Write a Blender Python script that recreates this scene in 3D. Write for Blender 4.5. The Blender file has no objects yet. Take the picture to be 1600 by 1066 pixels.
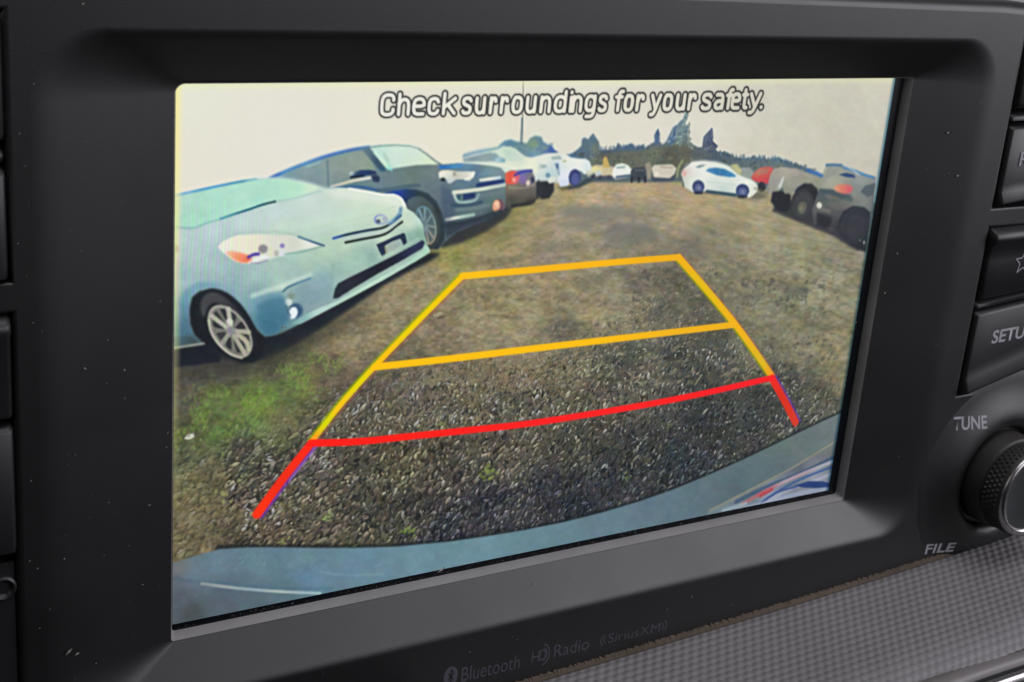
import bpy, bmesh, math, random
import numpy as np
from mathutils import Matrix, Vector

# ------------------------------------------------------------------ camera, world, lights, exposure
# Scene axes: X right along the display, Z up the display, Y into the dashboard (display glass at Y = 0).
# All builder coordinates below are millimetres; MM turns them into metres.
MM = 0.001
scene = bpy.context.scene
col = scene.collection

cam_d = bpy.data.cameras.new("camera")
cam = bpy.data.objects.new("camera", cam_d)
col.objects.link(cam)
scene.camera = cam
cam_d.sensor_fit = 'HORIZONTAL'
cam_d.angle = math.radians(38.989)
cam_d.clip_start = 0.005
cam_d.clip_end = 20.0
RIGHT = Vector((0.85295367, -0.51583683, 0.07988992))
UP = Vector((0.09895336, 0.31006452, 0.94555181))
FWD = Vector((0.51252148, 0.79860651, -0.31551446))
mw = Matrix.Identity(4)
for r in range(3):
    mw[r][0] = RIGHT[r]; mw[r][1] = UP[r]; mw[r][2] = -FWD[r]
mw.translation = Vector((-168.237, -241.355, 93.559)) * MM
cam.matrix_world = mw
cam_d.dof.use_dof = True
cam_d.dof.focus_distance = 0.300
cam_d.dof.aperture_fstop = 45.0

world = bpy.data.worlds.new("World")
scene.world = world
world.use_nodes = True
world.node_tree.nodes["Background"].inputs[0].default_value = (0.80, 0.84, 0.95, 1)
world.node_tree.nodes["Background"].inputs[1].default_value = 0.006


def area(name, loc, target, sx, sy, power, color):
    d = bpy.data.lights.new(name, 'AREA')
    d.shape = 'RECTANGLE'
    d.size = sx; d.size_y = sy
    d.energy = power; d.color = color
    o = bpy.data.objects.new(name, d)
    col.objects.link(o)
    o.location = loc
    o.rotation_euler = (Vector(target) - Vector(loc)).to_track_quat('-Z', 'Y').to_euler()
    return o


# daylight through the far side window, and daylight from the windscreen above and behind the unit
area("side_window_light", (0.75, -0.50, 0.25), (0.02, -0.01, 0.0), 0.50, 0.40, 3.4, (0.975, 0.955, 1.02))
area("rear_window_light", (0.50, -0.90, 0.30), (0.02, -0.01, 0.0), 0.50, 0.35, 2.5, (0.975, 0.955, 1.02))
area("windscreen_light", (0.15, 0.40, 0.75), (0.05, -0.05, 0.0), 1.1, 0.5, 6.0, (0.97, 0.98, 1.0))
area("overhead_fill_light", (0.10, -0.30, 0.90), (0.04, -0.03, 0.0), 0.7, 0.5, 3.8, (0.97, 0.98, 1.0))  # added overhead fill that brightens the lip, trim and knob from above
area("near_window_light", (-0.80, -0.30, 0.40), (0.0, 0.0, 0.0), 0.5, 0.4, 0.45, (0.97, 0.98, 1.0))

scene.view_settings.view_transform = 'Standard'
scene.view_settings.look = 'None'
scene.view_settings.exposure = 0.0
scene.view_settings.gamma = 1.0
scene.view_settings.use_curve_mapping = False
scene.render.engine = 'CYCLES'
scene.cycles.use_denoising = True
scene.cycles.max_bounces = 6

rng = random.Random(7)

# ------------------------------------------------------------------ materials


def srgb(h):
    h = h.lstrip('#')
    v = [int(h[i:i + 2], 16) / 255 for i in (0, 2, 4)]
    return tuple(x / 12.92 if x <= .04045 else ((x + .055) / 1.055) ** 2.4 for x in v)


def plastic(name, base, rough, grain=0.0, grain_scale=3000.0, spec=0.5, mottle=0.12, metallic=0.0):
    m = bpy.data.materials.new(name)
    m.use_nodes = True
    nt = m.node_tree
    b = nt.nodes["Principled BSDF"]
    b.inputs["Metallic"].default_value = metallic
    b.inputs["Specular IOR Level"].default_value = spec
    tc = nt.nodes.new("ShaderNodeTexCoord")
    n1 = nt.nodes.new("ShaderNodeTexNoise")
    n1.inputs["Scale"].default_value = 55.0
    n1.inputs["Detail"].default_value = 6.0
    nt.links.new(tc.outputs["Object"], n1.inputs["Vector"])
    mr = nt.nodes.new("ShaderNodeMapRange")
    mr.inputs["To Min"].default_value = 1 - mottle
    mr.inputs["To Max"].default_value = 1 + mottle
    nt.links.new(n1.outputs["Fac"], mr.inputs["Value"])
    mx = nt.nodes.new("ShaderNodeVectorMath"); mx.operation = 'SCALE'
    mx.inputs[0].default_value = base
    nt.links.new(mr.outputs["Result"], mx.inputs["Scale"])
    nt.links.new(mx.outputs["Vector"], b.inputs["Base Color"])
    mr2 = nt.nodes.new("ShaderNodeMapRange")
    mr2.inputs["To Min"].default_value = rough - 0.05
    mr2.inputs["To Max"].default_value = rough + 0.05
    nt.links.new(n1.outputs["Fac"], mr2.inputs["Value"])
    nt.links.new(mr2.outputs["Result"], b.inputs["Roughness"])
    if grain:
        n2 = nt.nodes.new("ShaderNodeTexNoise")
        n2.inputs["Scale"].default_value = grain_scale
        n2.inputs["Detail"].default_value = 3.0
        nt.links.new(tc.outputs["Object"], n2.inputs["Vector"])
        bp = nt.nodes.new("ShaderNodeBump")
        bp.inputs["Strength"].default_value = grain
        bp.inputs["Distance"].default_value = 0.0002
        nt.links.new(n2.outputs["Fac"], bp.inputs["Height"])
        nt.links.new(bp.outputs["Normal"], b.inputs["Normal"])
    return m


M_BEZEL = plastic("satin_black_plastic", (0.0062, 0.0059, 0.0068), 0.45, 0.12, 5200, 0.64, mottle=0.25)
M_BUTTON = plastic("soft_black_button", (0.0105, 0.0105, 0.0120), 0.46, 0.07, 7000)
M_LIP = plastic("grey_lip", (0.23, 0.220, 0.224), 0.65, 0.3, 3000, 0.3, mottle=0.35)  # plain grey, paler than the black bezel plastic
M_POCKET = plastic("gap_black", (0.004, 0.004, 0.004), 0.7)
M_GLASS = plastic("display_border_black", (0.003, 0.004, 0.006), 0.30, 0, spec=0.35)
M_KNOB = plastic("rubber_black", (0.020, 0.0175, 0.0165), 0.55, 0.1, 6000)
M_CAP = plastic("knob_cap_dark", (0.03, 0.033, 0.035), 0.32)
M_CHROME = plastic("satin_chrome", (0.44, 0.425, 0.43), 0.28, metallic=1.0, mottle=0.05)
M_TRIM = plastic("grey_dash_trim", (0.155, 0.148, 0.155), 0.55, 0.15, 5000, 0.5, mottle=0.2)
M_RIM = plastic("grey_tray_rim", (0.14, 0.128, 0.130), 0.45, 0.1, 6000, 0.5)
M_TRAY = plastic("tray_black", (0.008, 0.009, 0.010), 0.5)
M_DASH = plastic("dash_top_grey", (0.32, 0.31, 0.32), 0.6, 0.1, 6000)
M_PRINT = plastic("grey_print", (0.34, 0.34, 0.38), 0.6, mottle=0.3)
M_PRINT_DIM = plastic("dim_grey_print", (0.055, 0.058, 0.074), 0.6, mottle=0.3)
M_DUST = plastic("pale_dust", (0.30, 0.28, 0.27), 0.9, mottle=0.4)
M_BROWN = plastic("brown_dust", (0.105, 0.082, 0.066), 0.95, 0.6, 900, 0.1, mottle=0.6)

# ------------------------------------------------------------------ mesh helpers


def mesh_obj(name, verts, faces, mat, parent=None, smooth=False, sharp=None):
    me = bpy.data.meshes.new(name)
    me.from_pydata([(x * MM, y * MM, z * MM) for x, y, z in verts], [], faces)
    bm = bmesh.new(); bm.from_mesh(me)
    bmesh.ops.remove_doubles(bm, verts=bm.verts, dist=1e-7)
    bmesh.ops.recalc_face_normals(bm, faces=bm.faces)
    bm.to_mesh(me); bm.free()
    return link_mesh(name, me, mat, parent, smooth, sharp)


def link_mesh(name, me, mat, parent=None, smooth=False, sharp=None):
    me.materials.append(mat)
    if smooth:
        me.polygons.foreach_set("use_smooth", [True] * len(me.polygons))
        if sharp is not None:
            me.set_sharp_from_angle(angle=math.radians(sharp))
    o = bpy.data.objects.new(name, me)
    col.objects.link(o)
    o.parent = parent
    return o


def thing(name, label, cat, group=None):
    o = bpy.data.objects.new(name, None)
    col.objects.link(o)
    o["label"] = label; o["category"] = cat
    if group: o["group"] = group
    return o


def rrect(x0, x1, z0, z1, r, n=10):
    """rounded rectangle, counter-clockwise from the lower right corner; r = one radius or (br, tr, tl, bl)"""
    if not isinstance(r, (tuple, list)):
        r = (r,) * 4
    pts = []
    for cx, cz, a0, q in ((x1, z0, -90, r[0]), (x1, z1, 0, r[1]), (x0, z1, 90, r[2]), (x0, z0, 180, r[3])):
        sx = -1 if cx == x1 else 1
        sz = 1 if cz == z0 else -1
        for k in range(n + 1):
            a = math.radians(a0 + 90 * k / n)
            pts.append((cx + sx * q + q * math.cos(a), cz + sz * q + q * math.sin(a)))
    return pts


def loft(rings, close_ring=True):
    """rings: lists of equal length of 3-D points -> verts, faces"""
    V, F = [], []
    n = len(rings[0])
    for r_ in rings: V += r_
    for i in range(len(rings) - 1):
        for j in range(n if close_ring else n - 1):
            a, b = i * n + j, i * n + (j + 1) % n
            F.append((a, b, b + n, a + n))
    return V, F


def lathe(cx, cz, prof, n=96):
    """prof: (radius, Y) list, axis along Y"""
    rings = [[(cx + r_ * math.cos(2 * math.pi * k / n), y, cz + r_ * math.sin(2 * math.pi * k / n)) for k in range(n)]
             for r_, y in prof]
    return loft(rings)


def text_mesh(name, body, x0, x1, z0, z1, y, mat, parent, z1r=None, z0r=None, bold=0.0, surf=None):
    """lettering fitted into a box on the plane Y = y (z0r, z1r: heights at the right end)"""
    cu = bpy.data.curves.new(name, 'FONT')
    cu.body = body; cu.size = 1.0; cu.resolution_u = 4; cu.offset = bold
    tmp = bpy.data.objects.new(name, cu)
    col.objects.link(tmp)
    dg = bpy.context.evaluated_depsgraph_get()
    me = bpy.data.meshes.new_from_object(tmp.evaluated_get(dg))
    bpy.data.objects.remove(tmp); bpy.data.curves.remove(cu)
    co = np.array([v.co[:] for v in me.vertices])
    lo, hi = co.min(0), co.max(0)
    u = (co[:, 0] - lo[0]) / (hi[0] - lo[0]); v = (co[:, 1] - lo[1]) / (hi[1] - lo[1])
    z0r = z0 if z0r is None else z0r
    z1r = z1 if z1r is None else z1r
    X = x0 + u * (x1 - x0)
    Zb = z0 + u * (z0r - z0); Zt = z1 + u * (z1r - z1)
    Z = Zb + v * (Zt - Zb)
    Y = np.full_like(X, y) if surf is None else np.array([surf(a_, b_) for a_, b_ in zip(X, Z)])
    out = np.stack([X, Y, Z], 1) * MM
    me.vertices.foreach_set("co", out.ravel())
    me.materials.clear()
    me.update()
    return link_mesh(name, me, mat, parent)


# ================================================================== PICTURE ON THE DISPLAY
# The reversing-camera picture is flat print on the glass. It is painted here into an array in display space
# (CW x CH) and stored as a colour attribute on the display's own grid. TR is the flat-to-flat mapping from
# the traced drawing to display pixels.
#PAINT_BEGIN
DW, DH = 172.0, 172.0 / 1.63993654
CW, CH = 1500, 915
TR = np.array([[1.69071642e+02, 1.63391853e+01, -1.39122653e+04],
               [-1.67424290e+01, -1.48605710e+02, -1.87179063e+03],
               [-2.98015370e-01, -1.79134152e-01, 1.04263408e+03]])
TI = np.linalg.inv(TR)
nrg = np.random.default_rng(11)


def S(pts):
    p = np.asarray(pts, float).reshape(-1, 2)
    h = np.stack([p[:, 0] - 800, p[:, 1] - 533, np.ones(len(p))], 1) @ TR.T
    xz = h[:, :2] / h[:, 2:]
    return np.stack([(xz[:, 0] / DW + .5) * CW, (.5 - xz[:, 1] / DH) * CH], 1)


def scale_at(p):
    a = S([p, (p[0] + 1, p[1]), (p[0], p[1] + 1)])
    return math.sqrt(abs((a[1, 0] - a[0, 0]) * (a[2, 1] - a[0, 1]) - (a[1, 1] - a[0, 1]) * (a[2, 0] - a[0, 0])))


# colour grading of single picture elements
def plain_tone(v): return v
def dull_tone(v):
    L = float(v @ np.array([.3, .59, .11]))
    return ((L + (v - L) * .55) * np.array([.94, .95, .91])).astype(np.float32)
def near_car_tone(v): return np.minimum(v * np.array([.945, .975, .945], np.float32), 1)
def suv_tone(v): return np.minimum(v * np.array([1.05, 1.09, 1.08], np.float32), 1)
TONE = plain_tone


def hx(c):
    if isinstance(c, str):
        c = c.lstrip('#')
        c = [int(c[i:i + 2], 16) / 255 for i in (0, 2, 4)]
    return TONE(np.array(c, np.float32))


img = np.zeros((CH, CW, 3), np.float32)  # the LCD's viewing-angle darkening is painted into the traced colours
idm = np.zeros((CH, CW), np.int16)
# traced-drawing coordinate of every display pixel
gy, gx = np.mgrid[0:CH, 0:CW]
_m = np.stack([((gx + .5) / CW - .5) * DW, (.5 - (gy + .5) / CH) * DH, np.ones_like(gx, float)], -1) @ TI.T
PX = (_m[..., 0] / _m[..., 2] + 800).astype(np.float32)
PY = (_m[..., 1] / _m[..., 2] + 533).astype(np.float32)
del _m


def gblur(a, s):
    if s <= 0.05: return a
    r_ = max(1, int(3 * s + .5))
    k = np.exp(-.5 * (np.arange(-r_, r_ + 1) / s) ** 2); k /= k.sum()
    pad = [(r_, r_), (r_, r_)] + [(0, 0)] * (a.ndim - 2)
    p = np.pad(a, pad, mode='edge')
    h = sum(k[i] * p[:, i:i + a.shape[1]] for i in range(2 * r_ + 1))
    return sum(k[i] * h[i:i + a.shape[0]] for i in range(2 * r_ + 1)).astype(np.float32)


def spline(pts, closed, n=6):
    p = np.asarray(pts, float)
    m = len(p)
    out = []
    for i in range(m if closed else m - 1):
        if closed:
            a, b, c_, d = p[(i - 1) % m], p[i], p[(i + 1) % m], p[(i + 2) % m]
        else:
            a, b, c_, d = p[max(i - 1, 0)], p[i], p[i + 1], p[min(i + 2, m - 1)]
        for k in range(n):
            t = k / n
            out.append(.5 * (2 * b + (c_ - a) * t + (2 * a - 5 * b + 4 * c_ - d) * t * t + (3 * b - a - 3 * c_ + d) * t ** 3))
    if not closed: out.append(p[-1])
    return np.array(out)


def field(ctrl, x, y, power=2.2):
    """smooth colour field through control points (x, y, colour)"""
    acc = np.zeros(x.shape + (3,), np.float32); w = np.zeros(x.shape, np.float32)
    for cx, cy, c_ in ctrl:
        q = 1 / (((x - cx) ** 2 + (y - cy) ** 2) + 30) ** (power / 2)
        acc += q[..., None] * hx(c_); w += q
    return acc / w[..., None]


def blend(x0, x1, y0, y1, cov, c_):
    if isinstance(c_, list):
        cc = field(c_, PX[y0:y1, x0:x1], PY[y0:y1, x0:x1])
    else:
        cc = hx(c_)
    v = img[y0:y1, x0:x1]
    v += cov[..., None] * (cc - v)


def box_of(q, pad):
    x0 = max(0, int(q[:, 0].min() - pad)); x1 = min(CW, int(q[:, 0].max() + pad) + 2)
    y0 = max(0, int(q[:, 1].min() - pad)); y1 = min(CH, int(q[:, 1].max() + pad) + 2)
    return x0, x1, y0, y1


def poly(pts, c_, a=1.0, blur=1.0, smooth=False, ident=None):
    if smooth: pts = spline(pts, True)
    q = S(pts)
    x0, x1, y0, y1 = box_of(q, 3 * blur + 2)
    if x1 <= x0 or y1 <= y0: return
    cov = np.zeros((y1 - y0, x1 - x0), np.float32)
    xs = np.arange(x0, x1) + .5
    for sub in (.25, .75):
        ys = np.arange(y0, y1) + sub
        ins = np.zeros((y1 - y0, x1 - x0), bool)
        for i in range(len(q)):
            (ax, ay), (bx, by) = q[i], q[(i + 1) % len(q)]
            if ay == by: continue
            rows = np.where((ys >= min(ay, by)) & (ys < max(ay, by)))[0]
            if not len(rows): continue
            xc = ax + (ys[rows] - ay) / (by - ay) * (bx - ax)
            ins[rows] ^= xs[None, :] < xc[:, None]
        cov += .5 * ins
    cov = gblur(cov, blur)
    blend(x0, x1, y0, y1, cov * a, c_)


def stroke(pts, w, c_, a=1.0, blur=0.8, smooth=True, ident=None, w2=None, cap=True):
    """w in traced units (full width)"""
    if smooth and len(pts) > 2: pts = spline(pts, False)
    pts = np.asarray(pts, float)
    q = S(pts)
    sc = scale_at(pts[len(pts) // 2])
    w2 = w if w2 is None else w2
    ww = np.linspace(w, w2, len(q)) * sc / 2
    x0, x1, y0, y1 = box_of(q, ww.max() + 3 * blur + 3)
    if x1 <= x0 or y1 <= y0: return
    X, Y = np.meshgrid(np.arange(x0, x1) + .5, np.arange(y0, y1) + .5)
    best = np.full(X.shape, -1e9, np.float32)
    for i in range(len(q) - 1):
        A, B = q[i], q[i + 1]
        d = B - A; L = max(d @ d, 1e-9)
        t = ((X - A[0]) * d[0] + (Y - A[1]) * d[1]) / L
        if not cap and i == 0: t = np.where(t < 0, np.nan, t)
        t = np.clip(t, 0, 1)
        ds = np.hypot(X - A[0] - t * d[0], Y - A[1] - t * d[1])
        best = np.fmax(best, ww[i] + t * (ww[i + 1] - ww[i]) - ds)
    cov = np.clip(best + .5, 0, 1).astype(np.float32)
    if ident is not None:
        idm[y0:y1, x0:x1][cov > .4] = ident
    blend(x0, x1, y0, y1, gblur(cov, blur) * a, c_)


def ell(cx, cy, rx, ry, c_, a=1.0, ang=0.0, blur=1.0):
    t = np.linspace(0, 2 * np.pi, 28, endpoint=False); ca, sa = math.cos(math.radians(ang)), math.sin(math.radians(ang))
    poly([(cx + rx * math.cos(k) * ca - ry * math.sin(k) * sa, cy + rx * math.cos(k) * sa + ry * math.sin(k) * ca) for k in t], c_, a, blur)


def vnoise(fx, fy, seed):
    """value noise at coordinates fx, fy"""
    g = np.random.default_rng(seed).random((256, 256)).astype(np.float32)
    ix = np.floor(fx).astype(int); iy = np.floor(fy).astype(int)
    tx = fx - ix; ty = fy - iy
    tx = tx * tx * (3 - 2 * tx); ty = ty * ty * (3 - 2 * ty)
    a = g[iy & 255, ix & 255]; b = g[iy & 255, (ix + 1) & 255]
    c_ = g[(iy + 1) & 255, ix & 255]; d = g[(iy + 1) & 255, (ix + 1) & 255]
    return (a + (b - a) * tx) * (1 - ty) + (c_ + (d - c_) * tx) * ty


def rblur(x0, x1, y0, y1, s_, f_=10.):
    """soften one part of the picture (the camera's lens is softer there)"""
    m_ = np.clip((PX - x0) / f_, 0, 1) * np.clip((x1 - PX) / f_, 0, 1) * np.clip((PY - y0) / f_, 0, 1) * np.clip((y1 - PY) / f_, 0, 1)
    ys_, xs_ = np.where(m_ > 0)
    a_, b_, c_, d_ = ys_.min(), ys_.max() + 1, xs_.min(), xs_.max() + 1
    v = img[a_:b_, c_:d_]
    v += m_[a_:b_, c_:d_, None] * (gblur(v, s_) - v)


# ---- sky
img[:] = field([(280, 140, 'e4e5d4'), (280, 270, 'e4e1d3'), (450, 220, 'e4e1d6'), (600, 200, 'e6e3d3'), (700, 220, 'e6e2cf'),
                (900, 160, 'e0decf'), (1000, 210, 'dedacb'), (1100, 200, 'dad7c9'), (1250, 200, 'cac7b7'), (1300, 200, 'c6c4b4'), (1380, 140, 'cdc9b7'),
                (1390, 180, 'c7c5b7'), (1370, 260, 'c4c1b2'), (1200, 235, 'cecbba')], PX, PY, 2.0)
# ---- tree line
tree = [(880, 262), (884, 243), (893, 240), (902, 234), (908, 228), (909, 217), (914, 215), (919, 218), (922, 213), (927, 209), (931, 215), (936, 222), (937, 234),
        (947, 234), (958, 233), (963, 229), (965, 223), (969, 226), (973, 230), (980, 227), (985, 224), (989, 225), (993, 230), (998, 228), (1005, 226),
        (1008, 231), (1018, 224), (1023, 222), (1022, 212), (1025, 205), (1028, 202), (1031, 209), (1030, 220), (1035, 226), (1041, 221), (1046, 210), (1051, 199), (1057, 196),
        (1062, 190), (1067, 186), (1070, 178), (1076, 170), (1075, 182), (1070, 192), (1072, 198), (1075, 194), (1077, 197), (1074, 208), (1078, 222), (1083, 226), (1090, 230), (1097, 230),
        (1099, 214), (1105, 207), (1112, 200), (1114, 206), (1114, 222), (1122, 228), (1118, 234), (1126, 240), (1131, 236), (1140, 240), (1148, 246), (1160, 247), (1172, 246), (1185, 246),
        (1200, 249), (1210, 247), (1217, 245), (1223, 250), (1232, 251), (1240, 256), (1252, 259), (1262, 263), (1275, 269), (1290, 276), (1290, 300), (880, 300)]
poly([(x - 1, y - 2) for x, y in tree], 'cfdcdc', .5, 2.6)
TONE = dull_tone
poly(tree, [(890, 246, '2f6fc0'), (906, 245, '3a78b4'), (912, 222, '4c7aa8'), (926, 216, '3f79b0'), (930, 232, '77806e'), (926, 255, '6c7a68'), (945, 238, '39577f'), (960, 234, '3f6d9a'), (985, 229, '3a6ea6'), (1004, 231, '3f74a8'),
                (950, 250, '6a6c5c'), (985, 246, '69695a'), (1015, 240, '6f7a64'), (1026, 212, '3c66b0'), (1030, 240, '77795f'), (1048, 212, '3d6db0'), (1056, 210, '86b4b4'), (1066, 195, '5f92b4'), (1060, 225, '6f8070'), (1056, 245, '57584a'),
                (1070, 240, '6d6654'), (1083, 240, '5a6a70'), (1104, 215, '5a6fb0'), (1112, 220, '3a4f90'), (1106, 236, '5f6a6c'), (1118, 240, '44618a'), (1135, 244, '3f5a78'), (1145, 254, '50708c'), (1180, 250, '3f78a8'), (1215, 250, '3f7fb0'), (1240, 260, '4a6f96'),
                (1180, 260, '6f7c74'), (1215, 260, '70776c'), (1262, 270, '3a68a0')], 1, 1.3)
poly([(925, 266), (930, 244), (945, 240), (965, 238), (1000, 236), (1020, 232), (1045, 228), (1064, 226), (1080, 234), (1086, 266)], [(935, 250, '66685c'), (960, 248, '6a6a58'), (1000, 246, '6c6c5a'), (1020, 240, '748066'), (1050, 240, '5b5a48'), (1070, 242, '6a6350'), (1040, 255, '5c5c50')], .85, 3)
def conifer(xb, yb, xt, yt, w, cols, n=46):
    for k in range(n):
        t = rng.random() ** .8
        x = xb + (xt - xb) * t + rng.gauss(0, .5) * w * (1 - t) ; y = yb + (yt - yb) * t
        sg = rng.choice((-1, 1))
        stroke([(x, y), (x + sg * w * (1.05 - t) * rng.uniform(.2, .9), y + rng.uniform(.5, 4))], rng.uniform(1.2, 2.6), rng.choice(cols), rng.uniform(.4, .9), .8, False)
    stroke([(xb, yb), (xt, yt)], 1.8, cols[0], .6, .8, False)
conifer(1048, 226, 1056, 196, 7, ['3d6db0', '4a7fc0', '2f5a9c', '86b8c0'])
conifer(1062, 228, 1073, 172, 8, ['6fa6b4', '9cc8c4', '5a80a0', '7aa08c', '4a6f8c'], 60)
conifer(1076, 230, 1077, 192, 5, ['8a9a90', '9cabaa', '6a7a80', 'a4b4b0'], 30)
conifer(1105, 238, 1112, 201, 8, ['5a6fb4', '47589c', '3a4a88', '7a90b4', '30406c'], 50)
conifer(1026, 226, 1028, 202, 4, ['3c66b4', '4a7ac8', '355090'], 26)
conifer(918, 246, 927, 210, 8, ['3f79b0', '5a8cb4', '4a6a80', '7a9090'], 36)
for k in range(420):
    x = rng.uniform(884, 1275); yb = 240 + max(0, x - 1140) * .17 - (8 if 1040 < x < 1085 else 0)
    y = yb + rng.uniform(-2, 18)
    ell(x, y, rng.uniform(1, 3), rng.uniform(.8, 2.4), rng.choice(['3c5a6a', '58604f', '7a7a66', '465a5e', '6f8a70', '4a6f90', '4a4a40', '858872']), rng.uniform(.25, .6), rng.uniform(-30, 30), .9)
for k in range(150):
    x = rng.uniform(936, 1280); y = np.interp(x, [936, 960, 1005, 1125, 1145, 1217, 1280], [233, 231, 229, 238, 245, 247, 271]) + rng.uniform(-2.5, 2)
    if 1015 < x < 1122: continue
    stroke([(x, y + 3), (x + rng.uniform(-1, 1), y - rng.uniform(0, 2.5))], rng.uniform(1, 2.4), rng.choice(['3a6ea6', '2f5f98', '4a86b8', '3f5f80']), .8, .8, False)
TONE = plain_tone
# left clump and pole
cl = [(776, 234), (780, 227), (788, 220), (798, 218), (806, 221), (814, 222), (823, 224), (828, 216), (836, 212), (846, 214), (849, 222), (854, 226), (862, 227), (866, 234), (873, 239), (860, 244), (835, 248), (800, 240)]
poly([(x, y - 3) for x, y in cl], 'd2e6da', .6, 2.5)
poly(cl, [(785, 228, '6c93a8'), (797, 221, '55809c'), (812, 228, '6b8c98'), (834, 226, '8aa070'), (845, 218, '5f8290'), (849, 232, '6c86a0'), (862, 233, '3f5fae'), (835, 244, '6f9ab8'), (868, 238, '33448a')], 1, 1.4)
for k in range(26):
    ell(rng.uniform(786, 864), rng.uniform(222, 242), rng.uniform(1.5, 4), rng.uniform(1.5, 3), rng.choice(['4f7890', '87a58a', '5a70a8', '7fa0a0']), .45, 0, 1.2)
stroke([(817.5, 128), (815.8, 210)], 2.2, '8d8d78', .75, .7)
stroke([(815.8, 185), (814.5, 224)], 3.4, '5a7480', .75, .9, w2=4.5)
# ---- ground base
GC = [(880, 292, 'a59a72'), (1000, 293, 'b0a07e'), (930, 305, 'b3a380'), (1100, 308, 'ab9e7c'), (1060, 330, 'ac9e7e'), (1180, 330, 'a99c7c'), (1240, 345, 'a3987a'), (1250, 400, '999277'), (1200, 380, '9d9579'), (1300, 420, '97907a'), (1345, 415, '8c8470'),
      (1330, 470, '918a72'), (1300, 540, '8f866a'), (1310, 600, '857b60'), (1220, 470, '8c876f'), (1170, 450, '88836d'), (1180, 520, '7c7863'), (1230, 540, '817b64'), (1290, 620, '5a574e'),
      (820, 318, '8f8a5c'), (850, 335, '9a9070'), (790, 350, '858055'), (740, 375, '8c8a55'), (700, 400, '85864f'), (760, 400, '8c8260'), (830, 380, '938868'), (880, 350, '98907a'), (940, 345, '8f8c78'), (1000, 350, '8d8774'), (990, 372, '828071'), (960, 360, '8f8975'),
      (850, 400, '857e6c'), (920, 390, '948a6e'), (1000, 395, '8a826e'), (1120, 420, '88836b'), (1080, 390, '837d6c'), (680, 430, '8a7f64'), (640, 470, '8a8064'), (600, 510, '857b60'), (550, 550, '7d735b'), (500, 560, '6a6450'), (520, 590, '665f50'),
      (750, 455, '85795f'), (800, 480, '8d8264'), (870, 455, '8b7f66'), (930, 490, '8c8266'), (1000, 440, '6f6b5d'), (1050, 440, '666356'), (1090, 480, '5c5b51'), (980, 480, '827b66'), (1040, 500, '605f54'), (740, 520, '887d66'), (680, 530, '7f755f'), (820, 520, '837a62'), (880, 520, '6d695a'), (640, 550, '6f6a58'),
      (640, 610, '5e5b4f'), (720, 590, '68634f'), (800, 590, '6b6450'), (880, 590, '5d5a4a'), (980, 560, '52534a'), (1060, 550, '4a4c48'), (1120, 560, '484a46'), (1100, 590, '464843'), (960, 620, '55534a'), (800, 640, '57564a'), (700, 650, '5b594c'), (580, 650, '575448'), (560, 620, '57524a'),
      (1220, 590, '4f4f49'), (1240, 640, '4b4b47'), (1180, 640, '3e403f'), (1100, 660, '3a3d3d'), (1000, 690, '3c3e3c'), (900, 700, '45453e'), (800, 710, '504e44'), (700, 720, '4a483f'), (620, 720, '53503f'), (560, 740, '4b493f'), (480, 720, '54514a'),
      (480, 790, '524f44'), (560, 810, '49473d'), (650, 800, '403f3a'), (760, 790, '34363a'), (860, 770, '34373a'), (960, 750, '34383a'), (1060, 720, '33383b'), (900, 800, '2c3036'), (700, 835, '33363a'),
      (300, 585, '504f47'), (360, 580, '54524b'), (430, 575, '565348'), (290, 625, '4f4e45'), (340, 630, '5a6c3c'), (400, 628, '66823c'), (425, 618, '6a8444'), (440, 610, '6c7c48'), (480, 590, '70704c'), (350, 660, '586c3e'), (340, 672, '587040'), (400, 665, '5e6c46'), (440, 650, '636549'), (300, 680, '55593f'),
      (290, 720, '535840'), (300, 760, '6c6a4c'), (330, 740, '5b5846'), (380, 700, '4f4f46'), (290, 800, '736a4e'), (300, 850, '6f664c'), (350, 830, '5a5446'), (380, 780, '565146'), (420, 740, '504d45'), (430, 830, '5a5244'), (360, 800, '5d5845'), (500, 680, '55524a'), (500, 840, '504c40')]
hz = np.clip((PY - (283 + np.clip((PX - 1100), 0, 400) * .12)) / 4, 0, 1) * (PX > 690)
hz = np.maximum(hz, ((PY > 380) & (PX <= 760)).astype(np.float32))
gc = field(GC, PX, PY, 3.4)
dep = np.clip((PY - 280) / 520, 0.004, 1.2)
lx = (PX - 960) / (dep ** .8) / 30; lz = 60 * np.log(dep * 60 + 1)
n_a = sum(vnoise(lx * f_, lz * f_ * .5, 20 + i) / (i + 1) for i, f_ in enumerate((.35, .8, 1.7))) / 1.83 - .5
n_b = (vnoise(PX / 5.5, PY / 3.6, 31) - .5) * .7 + (vnoise(PX / 11, PY / 6.5, 32) - .5) * .7
amp = np.clip((PY - 300) / 300, .12, .5)
lum = 1 + n_a * np.clip(.18 + (PY - 280) / 900, .18, .5) + n_b * amp * .55
tint = np.stack([1 + .10 * (vnoise(PX / 9, PY / 7, 41) - .5), np.ones_like(PX), 1 - .16 * (vnoise(PX / 11, PY / 8, 42) - .5)], -1)
wr_ = np.clip((PX - 1000) / 250, 0, 1)[..., None]; wc_ = (np.clip(1 - np.abs(PX - 780) / 330, 0, 1) * np.clip(1 - np.abs(PY - 480) / 110, 0, 1))[..., None]
gc = gc * np.array([1.02, 1.0, 1.0], np.float32) * (1 - wr_ * np.array([.075, .035, .04])) * (1 + wc_ * np.array([.07, .11, .09]))
gc = gc.astype(np.float32)
ground = np.clip(gc * lum[..., None] * tint, 0, 1)
img += hz[..., None] * (ground - img)
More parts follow.
